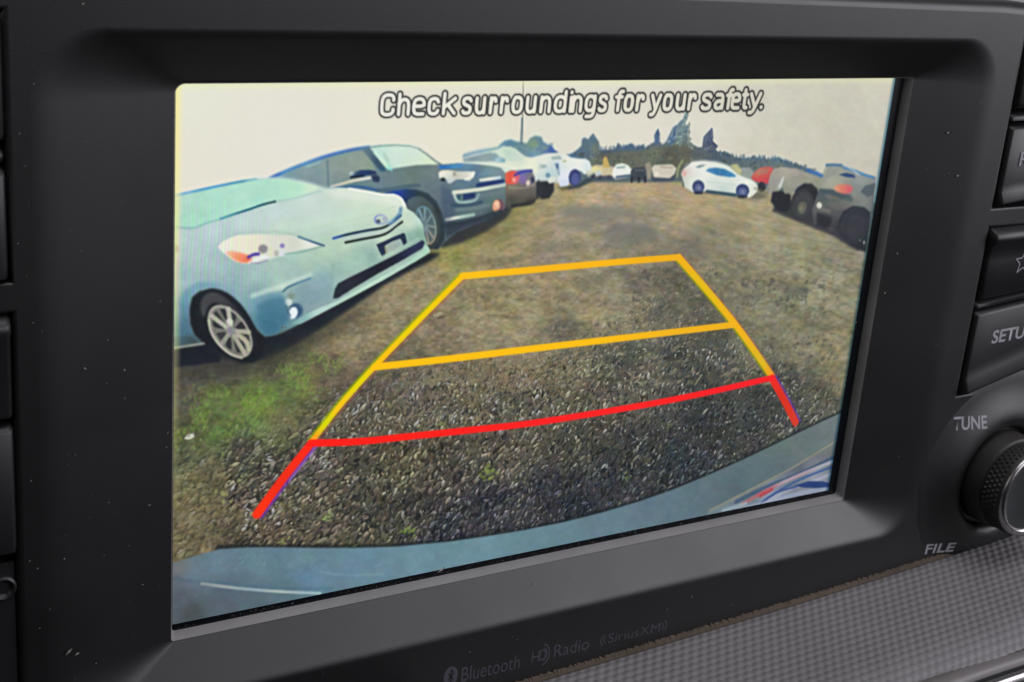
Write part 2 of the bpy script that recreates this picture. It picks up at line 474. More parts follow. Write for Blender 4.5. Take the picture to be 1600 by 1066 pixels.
# darker patches of worn ground
for (x, y, rx, ry, c_, a) in [(930, 332, 60, 10, '7d7c72', .75), (985, 366, 44, 17, '74736a', .8), (900, 352, 30, 9, '7f7d70', .6), (1030, 325, 28, 4, '85806f', .5), (870, 385, 45, 10, '7a776a', .5), (1070, 392, 50, 9, '6f6c60', .5), (760, 408, 40, 5, '75735f', .45), (1245, 455, 22, 6, '5c5d57', .7), (1222, 447, 14, 5, '5f5f58', .6), (1170, 462, 22, 6, '625f55', .6),
                              (920, 440, 30, 8, '6a675b', .4), (880, 465, 14, 10, '68665a', .5), (1150, 470, 26, 8, '6a675b', .5), (700, 470, 30, 5, '6f6553', .5), (690, 492, 22, 4, '6a5f52', .5)]:
    ell(x, y, rx, ry, c_, a, rng.uniform(-6, 3), 5)
# gravel: single stones, larger towards the camera car
pat = vnoise(PX / 46, PY / 30, 51) * .6 + vnoise(PX / 17, PY / 12, 52) * .4
NST = 38000
GSX = [262, 420, 520, 600, 700, 800, 900, 1000, 1080, 1150, 1230, 1320]
GSY = [660, 640, 590, 575, 545, 535, 510, 440, 420, 480, 540, 590]
sy = 330 + 540 * nrg.random(NST) ** .8
sx = 262 + 1100 * nrg.random(NST)
sq = S(np.stack([sx, sy], 1))
for i in range(NST):
    x, y = sx[i], sy[i]
    if x > 1390 - .16 * (y - 125): continue
    cx, cy = sq[i]
    ixc, iyc = int(cx), int(cy)
    if not (4 < ixc < CW - 5 and 4 < iyc < CH - 5) : continue
    if hz[iyc, ixc] < .9: continue
    near = min(max((y - 330) / 450, 0), 1)
    leaf = x < 470 and y < 700
    sc = (.9 + 3.3 * near ** .75) * (.5 + 1.0 * nrg.random() ** 1.8)
    u = nrg.random()
    # fade the stones out in the smooth, trodden ground on the upper right and centre
    al = .10 + .95 * min(1, max(0, (y - np.interp(x, GSX, GSY)) / 70))
    if x < 345 + max(0, y - 740) * .3: al *= .45
    if x < 470: al *= .55 + .45 * min(1, max(0, (y - 640) / 120))
    al = min(al, .95) * (.65 + .35 * nrg.random())
    f_ = .36 + .70 * nrg.random() if u < .76 else (1.1 + .55 * nrg.random() if u < .955 else 1.45 + .75 * nrg.random())
    f_ *= .82 + .55 * pat[iyc, ixc]
    if y < 540: f_ = 1 + (f_ - 1) * .5
    base = gc[iyc, ixc] * (f_ * 1.18) + (nrg.random(3) - .5) * .028 * f_ + np.array([.012, .004, -.012]) * nrg.normal()
    if f_ < .75: base = base * np.array([.93, .99, 1.08])
    if u > .955: base = base * .8 + np.array([.70, .64, .53]) * .2
    base = np.minimum(base, .68)
    r1, r2 = sc * (1.0 + 1.0 * nrg.random()), sc * (.45 + .35 * nrg.random())
    an = math.radians(-62 + (x - 700) * .02 + nrg.normal() * 30) if x > 560 else math.radians(-40 + nrg.normal() * 25)
    R_ = int(r1 * 1.5 + 2)
    x0, x1, y0, y1 = max(0, ixc - R_), min(CW, ixc + R_ + 1), max(0, iyc - R_), min(CH, iyc + R_ + 1)
    dx = np.arange(x0, x1)[None, :] + .5 - cx; dy = np.arange(y0, y1)[:, None] + .5 - cy
    ca, sa = math.cos(an), math.sin(an)
    e1 = (dx * ca + dy * sa) / r1; e2 = (dy * ca - dx * sa) / r2
    rr = e1 * e1 + e2 * e2
    cov = np.clip((1.3 - np.abs(e1) ** 1.6 - np.abs(e2) ** 1.6) * 1.5, 0, 1) * al
    shd = (1 + .22 * np.clip(-(dy + .4 * dx) / sc, -1.2, 1))[..., None]
    v = img[y0:y1, x0:x1]
    if f_ > 1.1 and y > 520:      # contact dark below a pale stone
        e3 = e2 + .7
        cv2 = np.clip((1.5 - e1 * e1 - e3 * e3), 0, 1) * al * .5
        v *= (1 - cv2[..., None] * .7)
    v += cov[..., None] * (np.clip(base * shd, 0, .86) - v)
# grass tufts at the left, weeds in the gravel
vn1 = lambda x, y: float(vnoise(np.array([x / 26.]), np.array([y / 17.]), 61)[0])
for k in range(3000):
    t = rng.random(); x = 280 + 230 * t + rng.gauss(0, 24); y = 676 - 105 * t + rng.gauss(0, 17)
    if x < 272 or vn1(x, y) < .5: continue
    L = rng.uniform(2, 6)
    stroke([(x, y), (x + rng.uniform(-3, 5), y - L)], rng.uniform(1, 2.4), rng.choice(['6f8a40', '5a8030', '8aa658', '4a5c30', '7c9a48', '8a7c58', '6a9038']), rng.uniform(.2, .6), .7, False)
for k in range(350):
    x = rng.uniform(272, 350); y = rng.uniform(730, 862)
    stroke([(x, y), (x + rng.uniform(-3, 6), y - rng.uniform(2, 7))], rng.uniform(1.2, 3), rng.choice(['7c7a50', '8a7d5c', '6a6a44', '95825f', '5a5540']), rng.uniform(.2, .5), .8, False)
for (x, y, r_, c_) in [(765, 735, 10, '8a9a4a'), (758, 745, 7, '7c8c3e'), (640, 830, 10, '7c8f48'), (510, 808, 7, '93a862'), (516, 802, 5, '9db070'), (440, 845, 8, '8d9450'), (347, 775, 9, '9aa060'), (375, 752, 6, '97a268'), (436, 790, 5, '8f8a4c'), (690, 664, 6, '8a9550'), (982, 745, 5, '6f8050'), (1045, 665, 6, '5f6a48'), (400, 660, 8, '6b8a48'), (340, 668, 9, '63824a'), (325, 858, 10, '8c7c58'), (300, 690, 4, '627060')]:
    for k in range(9):
        ell(x + rng.gauss(0, r_ * .6), y + rng.gauss(0, r_ * .6), r_ * .4, r_ * .22, c_, .6, rng.uniform(-70, -10), .8)
poly([(287, 686), (293, 679), (303, 676), (304, 682), (296, 687)], 'cdd0c2', 1, .8)
ell(684, 491, 8, 3.2, 'a79f80', .9, -18, .9); ell(690, 496, 7, 2, '4a4438', .7, -18, .9)
for k in range(260):
    t = rng.random(); x = 285 + 215 * t + rng.gauss(0, 22); y = 674 - 104 * t + rng.gauss(0, 16)
    if x < 274: continue
    ell(x, y, rng.uniform(2, 7), rng.uniform(1, 2.6), rng.choice(['6a6650', '5a584a', '76694f', '4c4f42', '5c6448']), rng.uniform(.15, .5), rng.uniform(-55, -10), 1)
# leaf litter: pale flecks on the trodden ground
for k in range(2300):
    x = rng.uniform(540, 1340); y = rng.uniform(372, 600)
    if x > 1385 - .16 * (y - 125): continue
    z_ = (y - 340) / 220
    ell(x, y, rng.uniform(1.2, 4.6) * (.5 + z_), rng.uniform(.8, 2.0) * (.5 + z_), rng.choice(['a39a7c', 'b0a688', '5f5c4c', '6a6555', '74705c', '8f9070', 'a08a70', '6a6f5a', '857050', '94886c']), rng.uniform(.12, .48), rng.uniform(-65, 5), .8)
# darker loose gravel showing through
for (x0, x1, y0, y1, n_) in ((985, 1130, 415, 505, 420), (1150, 1290, 436, 492, 190), (1150, 1310, 520, 650, 330), (860, 1000, 500, 560, 160)):
    for k in range(n_):
        x = rng.uniform(x0, x1); y = rng.uniform(y0, y1)
        if x > 1385 - .16 * (y - 125) or vn1(x, y) < .36: continue
        ell(x, y, rng.uniform(1.5, 5), rng.uniform(1, 2.8), rng.choice(['4c4e49', '55554d', '5c5b52', '464946', '625f54']), rng.uniform(.2, .55), rng.uniform(-75, -10), .9)
# ---- far cars at the end of the lot
poly([(922, 262), (930, 258), (945, 258), (962, 262), (962, 279), (922, 280)], 'c9bf9c', 1, 1.6)
poly([(921, 262), (932, 260), (941, 264), (940, 272), (922, 272)], 'd9d49a', .9, 1.5)
ell(935, 271, 5, 4, 'b5c6d4', .8); poly([(941, 262), (943, 246), (948, 245), (953, 262)], 'c6a860', .95, 1.2)
poly([(925, 276), (957, 274), (960, 281), (925, 282)], '3d4a58', .9, 1.4)
for x in (926, 938, 951): ell(x, 277, 3, 3.2, '3a4450', .8)
poly([(956, 274), (958, 264), (963, 257), (972, 255), (981, 258), (987, 265), (988, 272), (980, 277), (962, 280)], 'e6eae2', 1, 1.3)
stroke([(964, 262), (976, 261)], 3, '7f9c98', .8, .9); stroke([(963, 277), (986, 274)], 3.5, '3a5068', .9, 1.2)
poly([(985, 268), (990, 262), (1006, 261), (1011, 266), (1011, 280), (986, 283)], '3c454c', 1, 1.3)
stroke([(992, 266), (1006, 266)], 2.5, '6f7a7a', .5)
for x in (987, 998, 1008): stroke([(x, 278), (x, 284)], 3.4, '20242c', .9, .9)
poly([(1008, 255), (1015, 253), (1019, 262), (1016, 280), (1011, 281)], 'a09a88', .8, 1.4)
poly([(1018, 263), (1022, 258), (1050, 257), (1057, 263), (1054, 272), (1046, 279), (1022, 278)], 'cdc8b8', 1, 1.2)
stroke([(1032, 261), (1050, 262)], 2.5, 'a89484', .7); ell(1026, 272, 4, 4, 'e2dccc', .8)
poly([(1017, 277), (1046, 279), (1056, 272), (1054, 282), (1020, 284)], '454d5c', .95, 1.2)
stroke([(1058, 276), (1060, 262), (1066, 252)], 4, '9aa878', .8, 1.4); ell(1058, 287, 8, 3, '99a066', .6, 0, 2)
# ---- white hatchback on the right
poly([(1070, 292), (1080, 300), (1120, 304), (1185, 312), (1200, 308), (1190, 300), (1120, 298)], '5d5f52', .75, 2.2)
wc = [(1064, 277), (1066, 268), (1072, 258), (1082, 253.5), (1100, 252), (1120, 254), (1138, 260), (1150, 270), (1158, 275), (1172, 280), (1181, 287), (1184, 296), (1178, 304), (1170, 309), (1158, 308), (1150, 303), (1120, 300), (1100, 299), (1086, 301), (1075, 296), (1067, 289)]
poly([(x, y - 2) for x, y in wc], 'dfe8d6', .5, 2)
poly(wc, [(1070, 268, 'd9c6be'), (1085, 258, 'e9ece2'), (1100, 270, 'e8ebe2'), (1080, 285, 'dfe6de'), (1130, 285, 'dce4dc'), (1130, 294, 'b9cbc4'), (1165, 285, 'e6e9e0'), (1180, 298, 'dfe2d6'), (1140, 262, 'dfe8dc'), (1068, 285, 'c3c8bc')], 1, 1.2, True)
poly([(1086, 261), (1094, 257.5), (1104, 257.5), (1092, 263)], '7f9593', 1, 1)
poly([(1102, 267), (1108, 263), (1118, 262), (1132, 264), (1144, 270), (1151, 276), (1140, 277), (1120, 274)], [(1108, 266, '4a86b4'), (1125, 269, '3673a4'), (1142, 274, '3d7fae')], 1, 1.1)
stroke([(1124, 263), (1125, 274)], 1.2, '6f9ab0', .7)
stroke([(1105, 284), (1150, 289)], 1.5, 'c2cfc4', .8)
stroke([(1104, 299), (1150, 305)], 4, '2e4a5c', .95, 1.1)
for (x, y, rx, ry) in ((1091, 292, 9.5, 10.5), (1160, 298, 10.5, 10.5)):
    ell(x, y, rx, ry, '35426e', 1); ell(x + .5, y + 2, rx * .65, ry * .62, '59648c', .9); ell(x + .5, y + 2, 2.5, 2.8, '8b92a8', .6)
    ell(x, y + ry - 1, rx * .8, 2.5, '232938', .9)
stroke([(1067, 263), (1078, 254)], 3, '47545c', .7); ell(1069, 271, 3.5, 5, 'd8aaa0', .8); stroke([(1064, 276), (1068, 291)], 3, '3f4c50', .75)
ell(1168, 285, 4, 2, 'f0efe0', .8, 20)
# yellow / beige vehicle, red car, grey tailgate
poly([(1140, 258), (1151, 256), (1160, 266), (1158, 274), (1148, 268)], 'c9c08c', .85, 1.5)
poly([(1158, 262), (1172, 262), (1180, 272), (1172, 280), (1160, 276)], '9fa89e', .85, 1.5)
poly([(1174, 279), (1180, 268), (1190, 262), (1203, 261), (1208, 266), (1203, 284), (1192, 287)], [(1185, 268, 'c87a64'), (1200, 268, 'c85a52'), (1190, 280, 'cc4a4c'), (1200, 284, 'b03f48')], 1, 1.2, True)
poly([(1184, 267), (1196, 263), (1203, 265), (1196, 272), (1183, 273)], 'a2806c', .6, 1.1); stroke([(1178, 280), (1202, 284)], 4, 'd04a50', .7)
ell(1190, 292, 6, 8, '2f3038', 1); stroke([(1179, 294), (1200, 303)], 3, '6c6c50', .6, 1.5)
poly([(1197, 300), (1203, 274), (1209, 264), (1220, 261), (1233, 262), (1230, 280), (1222, 292), (1212, 304)], [(1210, 270, 'a59e94'), (1225, 266, 'aba596'), (1215, 285, '8c8a86'), (1205, 296, '85857a'), (1222, 290, 'c4cac4')], 1, 1.2)
stroke([(1218, 292), (1224, 278)], 4, 'd2d6d2', .8, 1); stroke([(1203, 303), (1206, 288)], 3, 'a6a298', .8, 1)
# grey pickup
poly([(1206, 330), (1240, 344), (1300, 368), (1340, 392), (1352, 388), (1350, 350), (1270, 315), (1215, 312)], '33343a', .95, 2.4)
poly([(1204, 315), (1207, 300), (1222, 298), (1236, 304), (1233, 325), (1222, 331), (1214, 328)], '24272f', 1, 1.5)
pk = [(1222, 291), (1226, 275), (1232, 263), (1244, 263), (1262, 270), (1284, 276), (1288, 264), (1293, 256), (1312, 257), (1330, 263), (1345, 270), (1369, 277), (1360, 340), (1300, 330), (1276, 318), (1268, 292), (1258, 286), (1246, 292), (1236, 305), (1226, 303)]
poly(pk, [(1230, 270, 'aba497'), (1240, 285, '989a8e'), (1255, 275, '999a8c'), (1278, 283, '8f9284'), (1294, 268, '9fa398'), (1300, 285, 'a8a894'), (1345, 280, '8e9692'), (1350, 300, '7c8080'), (1300, 320, '6c6e68'), (1340, 330, '63665f'), (1228, 300, '87897e')], 1, 1.3)
stroke([(1262, 266), (1275, 271), (1284, 275)], 5, '3f70ac', .85, 1.2)
stroke([(1291, 258), (1304, 258), (1316, 258.5)], 4, '4a7096', .9, 1); stroke([(1318, 262), (1335, 267), (1350, 273), (1366, 278)], 3.5, '4a7fae', .85, 1)
stroke([(1316, 257), (1330, 264), (1342, 273)], 2.5, 'c6cfd2', .6, 1)
poly([(1310, 273), (1322, 270), (1334, 273), (1337, 278), (1322, 277)], '24406e', .95, 1.1)
poly([(1292, 262), (1306, 260), (1312, 268), (1300, 276), (1288, 280)], '8f938c', .7, 1.5)
poly([(1238, 308), (1245, 295), (1256, 287), (1268, 287), (1277, 295), (1281, 310), (1278, 335), (1240, 330)], '262a31', 1, 1.6)
ell(1253, 320, 18, 25, '33373c', 1, 12); ell(1254, 321, 15, 21, '3e4144', .7, 12); ell(1253, 325, 7, 10, '5f6054', .9, 12); ell(1252, 326, 3, 4, '86836c', .5)
poly([(1214, 306), (1233, 302), (1236, 322), (1230, 332), (1217, 328)], '24262d', .9, 1.6)
# near dark car at the edge
poly([(1268, 330), (1274, 312), (1280, 296), (1300, 296), (1330, 303), (1366, 305), (1352, 392), (1328, 384), (1296, 362), (1272, 350)],
     [(1285, 305, '4c565a'), (1280, 325, '666a66'), (1300, 318, '5f605e'), (1320, 312, '74756e'), (1335, 304, '8a8d86'), (1350, 315, '7e817b'), (1342, 322, '74777a'), (1290, 335, '45484c'), (1318, 334, '484b4c'), (1290, 345, '34363c'), (1310, 355, '2c2e36'), (1340, 370, '2a2d36')], 1, 1.5)
poly([(1282, 296), (1300, 297), (1326, 304), (1332, 308), (1310, 309), (1284, 302)], '43505a', .7, 1.6)
poly([(1303, 292), (1312, 288), (1326, 289), (1332, 294), (1329, 301), (1318, 303), (1306, 299)], [(1306, 294, 'd29c78'), (1316, 296, 'dc7860'), (1327, 296, 'd0586a')], .95, 1.8, True)
stroke([(1281, 298), (1295, 301), (1312, 307), (1330, 312)], 6, '43525a', .7, 2)
ell(1300, 308, 12, 3, '7c7468', .5, 12, 1.8)
poly([(1344, 300), (1352, 290), (1368, 286), (1365, 304), (1356, 308)], '4d575e', .9, 1.5)
ell(1280, 321, 4.2, 5, 'd6d6cc', .95); ell(1290, 329, 9, 3, '8a8078', .5, 15, 1.6); ell(1310, 322, 18, 6, '7a7670', .35, 15, 2)
poly([(1310, 345), (1318, 330), (1332, 322), (1350, 324), (1360, 332), (1352, 394), (1330, 384), (1312, 368)], '262a33', 1, 1.8)
ell(1335, 352, 22, 30, '31343c', .9, 15, 1.5); ell(1337, 355, 13, 19, '3a3d44', .5, 15, 2)
poly([(1276, 332), (1300, 340), (1296, 360), (1276, 352)], '252830', .9, 2); ell(1298, 358, 7, 3, '4a4a50', .6, 20); ell(1350, 379, 2, 3, 'a9a9a4', .7, 0, .7); ell(1344, 376, 1.5, 2, '84848a', .6, 0, .7)
rblur(1060, 1400, 236, 400, 1.25)
# ---- left row, far to near: white van and truck
poly([(870, 291), (900, 288), (920, 280), (930, 282), (905, 294), (878, 298)], '57553f', .8, 2)
wt = [(843, 243), (852, 240), (868, 239), (882, 240), (892, 246), (905, 248), (915, 248), (921, 252), (924, 260), (922, 269), (913, 273), (908, 268), (898, 265), (891, 272), (888, 290), (875, 292), (868, 272), (846, 262)]
poly(wt, [(850, 246, 'dfe2d8'), (870, 243, 'dcdfce'), (885, 250, 'e6e9da'), (905, 255, 'ebebe4'), (918, 260, 'd6e2e6'), (880, 275, 'e4e7ee'), (884, 287, 'cbd4ec'), (870, 260, 'c2d8e4')], 1, 1.2)
poly([(860, 245), (874, 243), (879, 249), (863, 250)], '9aaeae', .9, 1.2); poly([(863, 256), (873, 254), (875, 275), (864, 272)], '8fa6b8', .95, 1.2); poly([(866, 257), (872, 256), (872, 264), (866, 265)], '3f6088', .9, 1); ell(882, 252, 3, 1.6, '9ab27c', .8)
ell(898, 278, 9.5, 13.5, '3a4476', 1); ell(899, 280, 6, 9, '5a669a', .6); poly([(886, 292), (900, 290), (914, 280), (925, 277), (927, 281), (905, 293), (888, 296)], '36454f', .9, 1.5)
ell(926, 274, 4, 4, '2f3a4e', .9); poly([(914, 266), (925, 266), (928, 272), (918, 276)], 'cfd4b8', .8, 1.4)
# white pickup front behind the red-lamp car
poly([(812, 262), (822, 249), (842, 243), (858, 247), (868, 258), (872, 272), (870, 286), (838, 286), (826, 272)], [(830, 256, 'e8ead6'), (850, 252, 'e4e6d8'), (840, 268, 'd8e0da'), (860, 270, 'b8d0d6'), (866, 282, 'b4c2c0'), (845, 280, 'c8d6d2')], 1, 1.4)
ell(844, 260, 8, 4, 'b6c6be', .7, 5); ell(850, 260, 5, 2.6, '8ea8ae', .7); ell(856, 274, 4, 4, '4a7896', .7); poly([(838, 284), (866, 282), (865, 300), (858, 310), (846, 312), (839, 302)], '2c2f35', 1, 1.6)
poly([(855, 282), (862, 276), (870, 277), (866, 285), (858, 287)], 'dbe0d2', .95, 1.1); poly([(835, 288), (842, 280), (846, 298), (842, 312), (836, 310)], '2f3238', .9, 1.6)
# light SUV behind the dark one
poly([(722, 264), (723, 241), (732, 237), (748, 233), (766, 230), (782, 229), (797, 229), (806, 233), (815, 240), (822, 246), (834, 250), (842, 254), (840, 270), (800, 276), (730, 268)],
     [(726, 242, 'a9bcc4'), (750, 238, 'b4ccd0'), (785, 233, 'cfe2cc'), (810, 243, 'cfdccc'), (800, 262, 'dfe3cf'), (740, 262, 'd5dbc0'), (830, 256, 'e6e9d2'), (770, 262, 'd3dcd2')], 1, 1.4)
stroke([(724, 244), (745, 238), (770, 233), (782, 230)], 3, '6f97a8', .8, 1.1)
poly([(724, 249), (745, 243), (765, 238), (775, 240), (782, 247), (776, 252), (745, 253), (725, 254)], [(735, 250, '8498a0'), (760, 246, '93a4a4'), (776, 248, '86a6b0')], 1, 1.2)
poly([(784, 233), (798, 231), (808, 238), (820, 248), (806, 252), (796, 252), (789, 246)], [(795, 238, 'bdd6c6'), (810, 247, 'cad8ca')], .9, 1.3)
poly([(773, 248), (782, 245), (790, 249), (789, 254), (777, 254)], [(778, 249, 'b8ccd0'), (786, 253, '6f9aac')], 1, 1)
stroke([(730, 258), (760, 256), (790, 259), (810, 266)], 2, 'f0eed8', .7, 1)
# red-lamp car
poly([(786, 292), (788, 272), (797, 267), (812, 266), (830, 265), (835, 276), (838, 292), (836, 310), (828, 319), (808, 322), (795, 330), (786, 326)], [(792, 280, 'b05a44'), (815, 270, '6a6fae'), (830, 282, '7a7a78'), (800, 294, '7c7a68'), (825, 300, '67665a'), (800, 312, '42463f'), (828, 314, '3c3d38')], 1, 1.4)
poly([(784, 275), (790, 271), (800, 267), (808, 270), (812, 278), (808, 286), (798, 288), (789, 284)], [(789, 275, 'd8784e'), (797, 273, 'e4513a'), (797, 283, 'd8452e'), (804, 280, 'f07860'), (810, 282, 'b05aa0')], 1, 1.3, True)
ell(803, 281, 3, 3.4, 'f4b0a0', .8); stroke([(804, 274), (818, 268), (831, 267)], 3.5, '37409c', .9, 1); ell(817, 281, 6, 7, '8468a8', .7, 0, 1.6); ell(825, 286, 3, 4.5, 'e8d2c4', .9, 10); ell(832, 281, 3, 5, '2c3450', .8)
stroke([(795, 293), (818, 294), (836, 288)], 2.2, 'a09a84', .7, 1.2); stroke([(800, 322), (828, 318), (836, 312)], 5, '25272a', .85, 1.6)
rblur(700, 1075, 196, 332, 1.0)
# ---- dark SUV
poly([(690, 388), (720, 380), (760, 362), (790, 342), (800, 328), (786, 320), (700, 352), (680, 372)], '2c3034', .92, 3)
suv = [(421, 278), (440, 269), (462, 260), (480, 253.5), (505, 245), (530, 238), (552, 233), (572, 229.5), (590, 227.5), (615, 226.5), (640, 228), (655, 232), (668, 241), (682, 252), (692, 257), (715, 255), (740, 256), (765, 259), (782, 262), (789, 270),
       (790, 300), (789, 325), (780, 334), (760, 345), (740, 352), (715, 362), (695, 378), (684, 390), (668, 388), (640, 345), (600, 306), (470, 300)]
poly([(x - 1, y - 2.5) for x, y in suv[:20]] + [(640, 300), (470, 290)], 'd3e4dc', .6, 2.2)
TONE = suv_tone
poly(suv, [(440, 276, '6f95a4'), (490, 268, '80979a'), (540, 262, '85958f'), (560, 250, '82928c'), (600, 275, '66737a'), (600, 290, '5f7680'), (560, 290, '55707a'), (640, 270, '64716e'), (640, 285, '66756f'), (680, 272, '677175'), (690, 300, '5d6871'), (700, 325, '4f5b67'),
           (740, 275, '59708a'), (720, 290, '5d7082'), (745, 300, '54646e'), (770, 310, '5a6a6c'), (740, 330, '56656c'), (700, 350, '3d4754'), (770, 335, '46524f'), (730, 262, '5f7f98'), (770, 265, '76887f')], 1, 1.2)
TONE = plain_tone
stroke([(421, 279), (445, 268), (470, 258), (500, 247), (530, 238.5), (555, 233), (576, 230)], 5, [(430, 275, '1f4fb0'), (450, 266, '3f86c4'), (480, 256, '3878c0'), (520, 242, '2a5fc4'), (550, 235, '2c55b0'), (575, 231, '3f78a8')], .72, 1.3)
stroke([(480, 261), (500, 254)], 3, '9cd0dc', .6, 1.2)
# side glass
poly([(440, 276), (452, 270), (485, 260), (512, 251), (540, 243), (566, 236), (574, 243), (583, 256), (586, 266), (560, 272), (540, 280), (515, 289), (495, 291), (470, 286)], [(455, 274, '7b9aa0'), (490, 268, '82989a'), (520, 262, '8b9a96'), (550, 252, '8d9a8e'), (570, 256, '8d9c8e'), (530, 275, '808f90'), (490, 283, '7c939a')], .9, 1.2)
stroke([(511.5, 251), (513, 292)], 3, '5c7484', .75, 1)
poly([(566, 234), (577, 231), (588, 244), (600, 261), (604, 267), (594, 268), (586, 258), (576, 246)], [(572, 237, '5f7c86'), (590, 255, '41586a'), (600, 265, '2f5a78')], 1, 1.2)
# windscreen
poly([(578, 231), (600, 228), (620, 227.5), (640, 228.5), (652, 232), (664, 240), (676, 250), (686, 257), (668, 257.5), (650, 258), (630, 261), (612, 264), (604, 262), (595, 250)],
     [(590, 235, 'bfe0d4'), (620, 232, 'cfe6d6'), (645, 240, 'd2e2d6'), (615, 248, 'd6e4d8'), (640, 254, 'cfe4cc'), (670, 253, 'd6e6c8'), (603, 256, 'aed8c6')], 1, 1.2)
stroke([(586, 238), (596, 250), (607, 263)], 5, [(588, 240, 'c6e8dc'), (600, 254, 'd8ecd0'), (607, 262, '9fe0d0')], .95, 1.1)
stroke([(600, 240), (606, 252)], 3, 'a3c4b4', .6, 1.2); stroke([(607, 262), (612, 266)], 3, '8ee8d8', .8, 1)
stroke([(580, 230.5), (600, 228), (620, 227), (642, 228.5)], 2, '8fb8a8', .8, .9)
# mirror, mirror shadow, belt line
poly([(547, 276), (552, 270), (562, 266), (578, 265.5), (587, 268), (589, 272), (575, 274), (560, 276.5), (549, 278)], [(552, 272, '6f90a8'), (565, 270, '24396c'), (585, 270, '25335a'), (556, 277, '121c30')], 1, 1)
ell(549, 271, 4, 3, 'aebfc0', .8, -20); stroke([(548, 277.5), (568, 275)], 3, '10182c', .9, .9)
stroke([(518, 292), (532, 288), (550, 283), (578, 278)], 4.2, [(520, 291, 'cfc6bc'), (545, 284, 'd8d0b8'), (575, 279, 'e4ded6')], .95, 1)
poly([(580, 274), (589, 273), (594, 278), (592, 285), (583, 284)], '26304c', .9, 1.2); poly([(516, 296), (540, 291), (560, 286), (580, 284), (590, 290), (560, 293), (540, 296)], '6f8c88', .6, 1.6)
stroke([(515, 297), (540, 292.5), (565, 292.5), (590, 298)], 4, '2a5896', .85, 1.3); stroke([(590, 298), (610, 296), (630, 292), (655, 290)], 5, '38546a', .7, 1.8)
# front wheel
poly([(598, 302), (615, 298), (632, 295), (650, 296), (668, 302), (682, 315), (691, 335), (695, 358), (694, 376), (684, 390), (668, 389), (655, 360), (640, 332), (625, 312)], [(620, 304, '22489a'), (640, 312, '20345a'), (660, 305, '2f4042'), (685, 330, '2f3a3e'), (680, 375, '2c3338')], 1, 1.4)
poly([(634, 322), (640, 311), (650, 307), (662, 309), (674, 320), (683, 338), (687, 358), (685, 376), (678, 386), (668, 388), (658, 372), (645, 345)], [(648, 312, '4d626a'), (665, 318, '485654'), (680, 345, '3d484a'), (678, 378, '343c40')], 1, 1.4, True)
ell(665, 352, 15.5, 30, '2f4048', 1, -12); ell(665, 352, 15.5, 30, '8aa3a4', .35, -12)
for k in range(9):
    a = math.radians(k * 40 + 12); ca, sa = math.cos(math.radians(-12)), math.sin(math.radians(-12))
    ex, ey = 14 * math.cos(a), 28 * math.sin(a)
    stroke([(664, 352), (664 + ex * ca - ey * sa, 352 + ex * sa + ey * ca)], 2.6, [(655, 335, '8fb6c6'), (675, 345, '86a49a'), (672, 372, 'b89c84'), (660, 360, '7c9aa8')], .85, .9, False)
t = np.linspace(0, 2 * np.pi, 40); stroke([(665 + 15 * math.cos(k) * .978 + 29.5 * math.sin(k) * .208, 352 - 15 * math.cos(k) * .208 + 29.5 * math.sin(k) * .978) for k in t], 2.5, [(655, 328, '5f8ea6'), (682, 350, '8fa39a'), (672, 380, 'c0a284')], .85, .9, False)
ell(663, 350, 4, 6, '62787c', .9)
# face of the SUV
stroke([(688, 261.5), (705, 260.5), (720, 259)], 5.5, [(690, 262, '2f6fc0'), (715, 260, '4a90c4')], .95, 1.1)
poly([(685, 270), (690, 266.5), (702, 266), (716, 268), (730, 268), (743, 268.5), (740, 277), (733, 283), (722, 280), (712, 281), (704, 287), (699, 286), (698, 281), (692, 281), (686, 278)],
     [(692, 271, 'ece6da'), (702, 272, 'dfe2d6'), (713, 273, 'b9b8ac'), (725, 274, 'cfcfc0'), (738, 271, 'eaeae0'), (701, 283, 'b6c8cc')], 1, 1)
ell(692, 280.5, 4, 3, '23242c', .95); ell(710, 272, 2.5, 3.5, '8c8678', .7); stroke([(727, 281), (736, 275), (740, 269)], 2, 'f4f2ea', .9, .8)
poly([(745, 276), (760, 262), (785, 265), (788, 280), (770, 276)], [(760, 266, '6a96b0'), (780, 270, '7f90a0')], .5, 2)
poly([(748, 280), (760, 278), (782, 275), (783, 280), (770, 282), (750, 284)], [(752, 282, 'd2dcd2'), (765, 280, 'e4e4d8'), (780, 278, 'b9d0dc')], 1, 1)
stroke([(747, 290), (765, 287), (785, 284)], 7, '22356e', .95, 1.3)
stroke([(708, 301), (725, 299), (750, 296), (772, 292), (788, 289)], 5.5, [(712, 301, 'd9dccb'), (750, 296, 'd3dac6'), (785, 290, 'b6c0ba')], 1, 1.1)
stroke([(709, 301), (711, 309), (717, 316), (730, 316), (742, 313), (748, 304)], 4, [(710, 304, 'dbe4d8'), (718, 316, '8fb9b4'), (745, 310, '8aa8a8')], .95, 1)
poly([(723, 304), (742, 301), (742, 309), (724, 313)], '263868', 1, 1); ell(717, 308, 2.6, 4, '2e5560', .9)
stroke([(750, 306), (788, 298)], 6, '6d8086', .6, 2.2); stroke([(712, 328), (740, 326), (765, 320)], 5, '7d908c', .55, 2)
stroke([(698, 343), (715, 340), (740, 335.5)], 5, [(700, 343, 'dfe2d2'), (738, 336, '9fc0b4')], 1, .9)
ell(779, 322, 9, 11, '8a3a50', .6, 0, 1.8); ell(775.5, 322, 6, 9.5, 'e0a284', 1, 5, 1.1); ell(776, 319, 3, 5, 'f0cdb4', .7)
poly([(695, 350), (725, 345), (760, 335), (785, 328), (786, 336), (760, 348), (720, 358), (697, 372)], '2b3340', .75, 2.5)
rblur(415, 800, 220, 395, .8)
poly([(688, 288), (704, 296), (712, 318), (708, 338), (696, 350), (692, 326)], '3f546c', .55, 3)
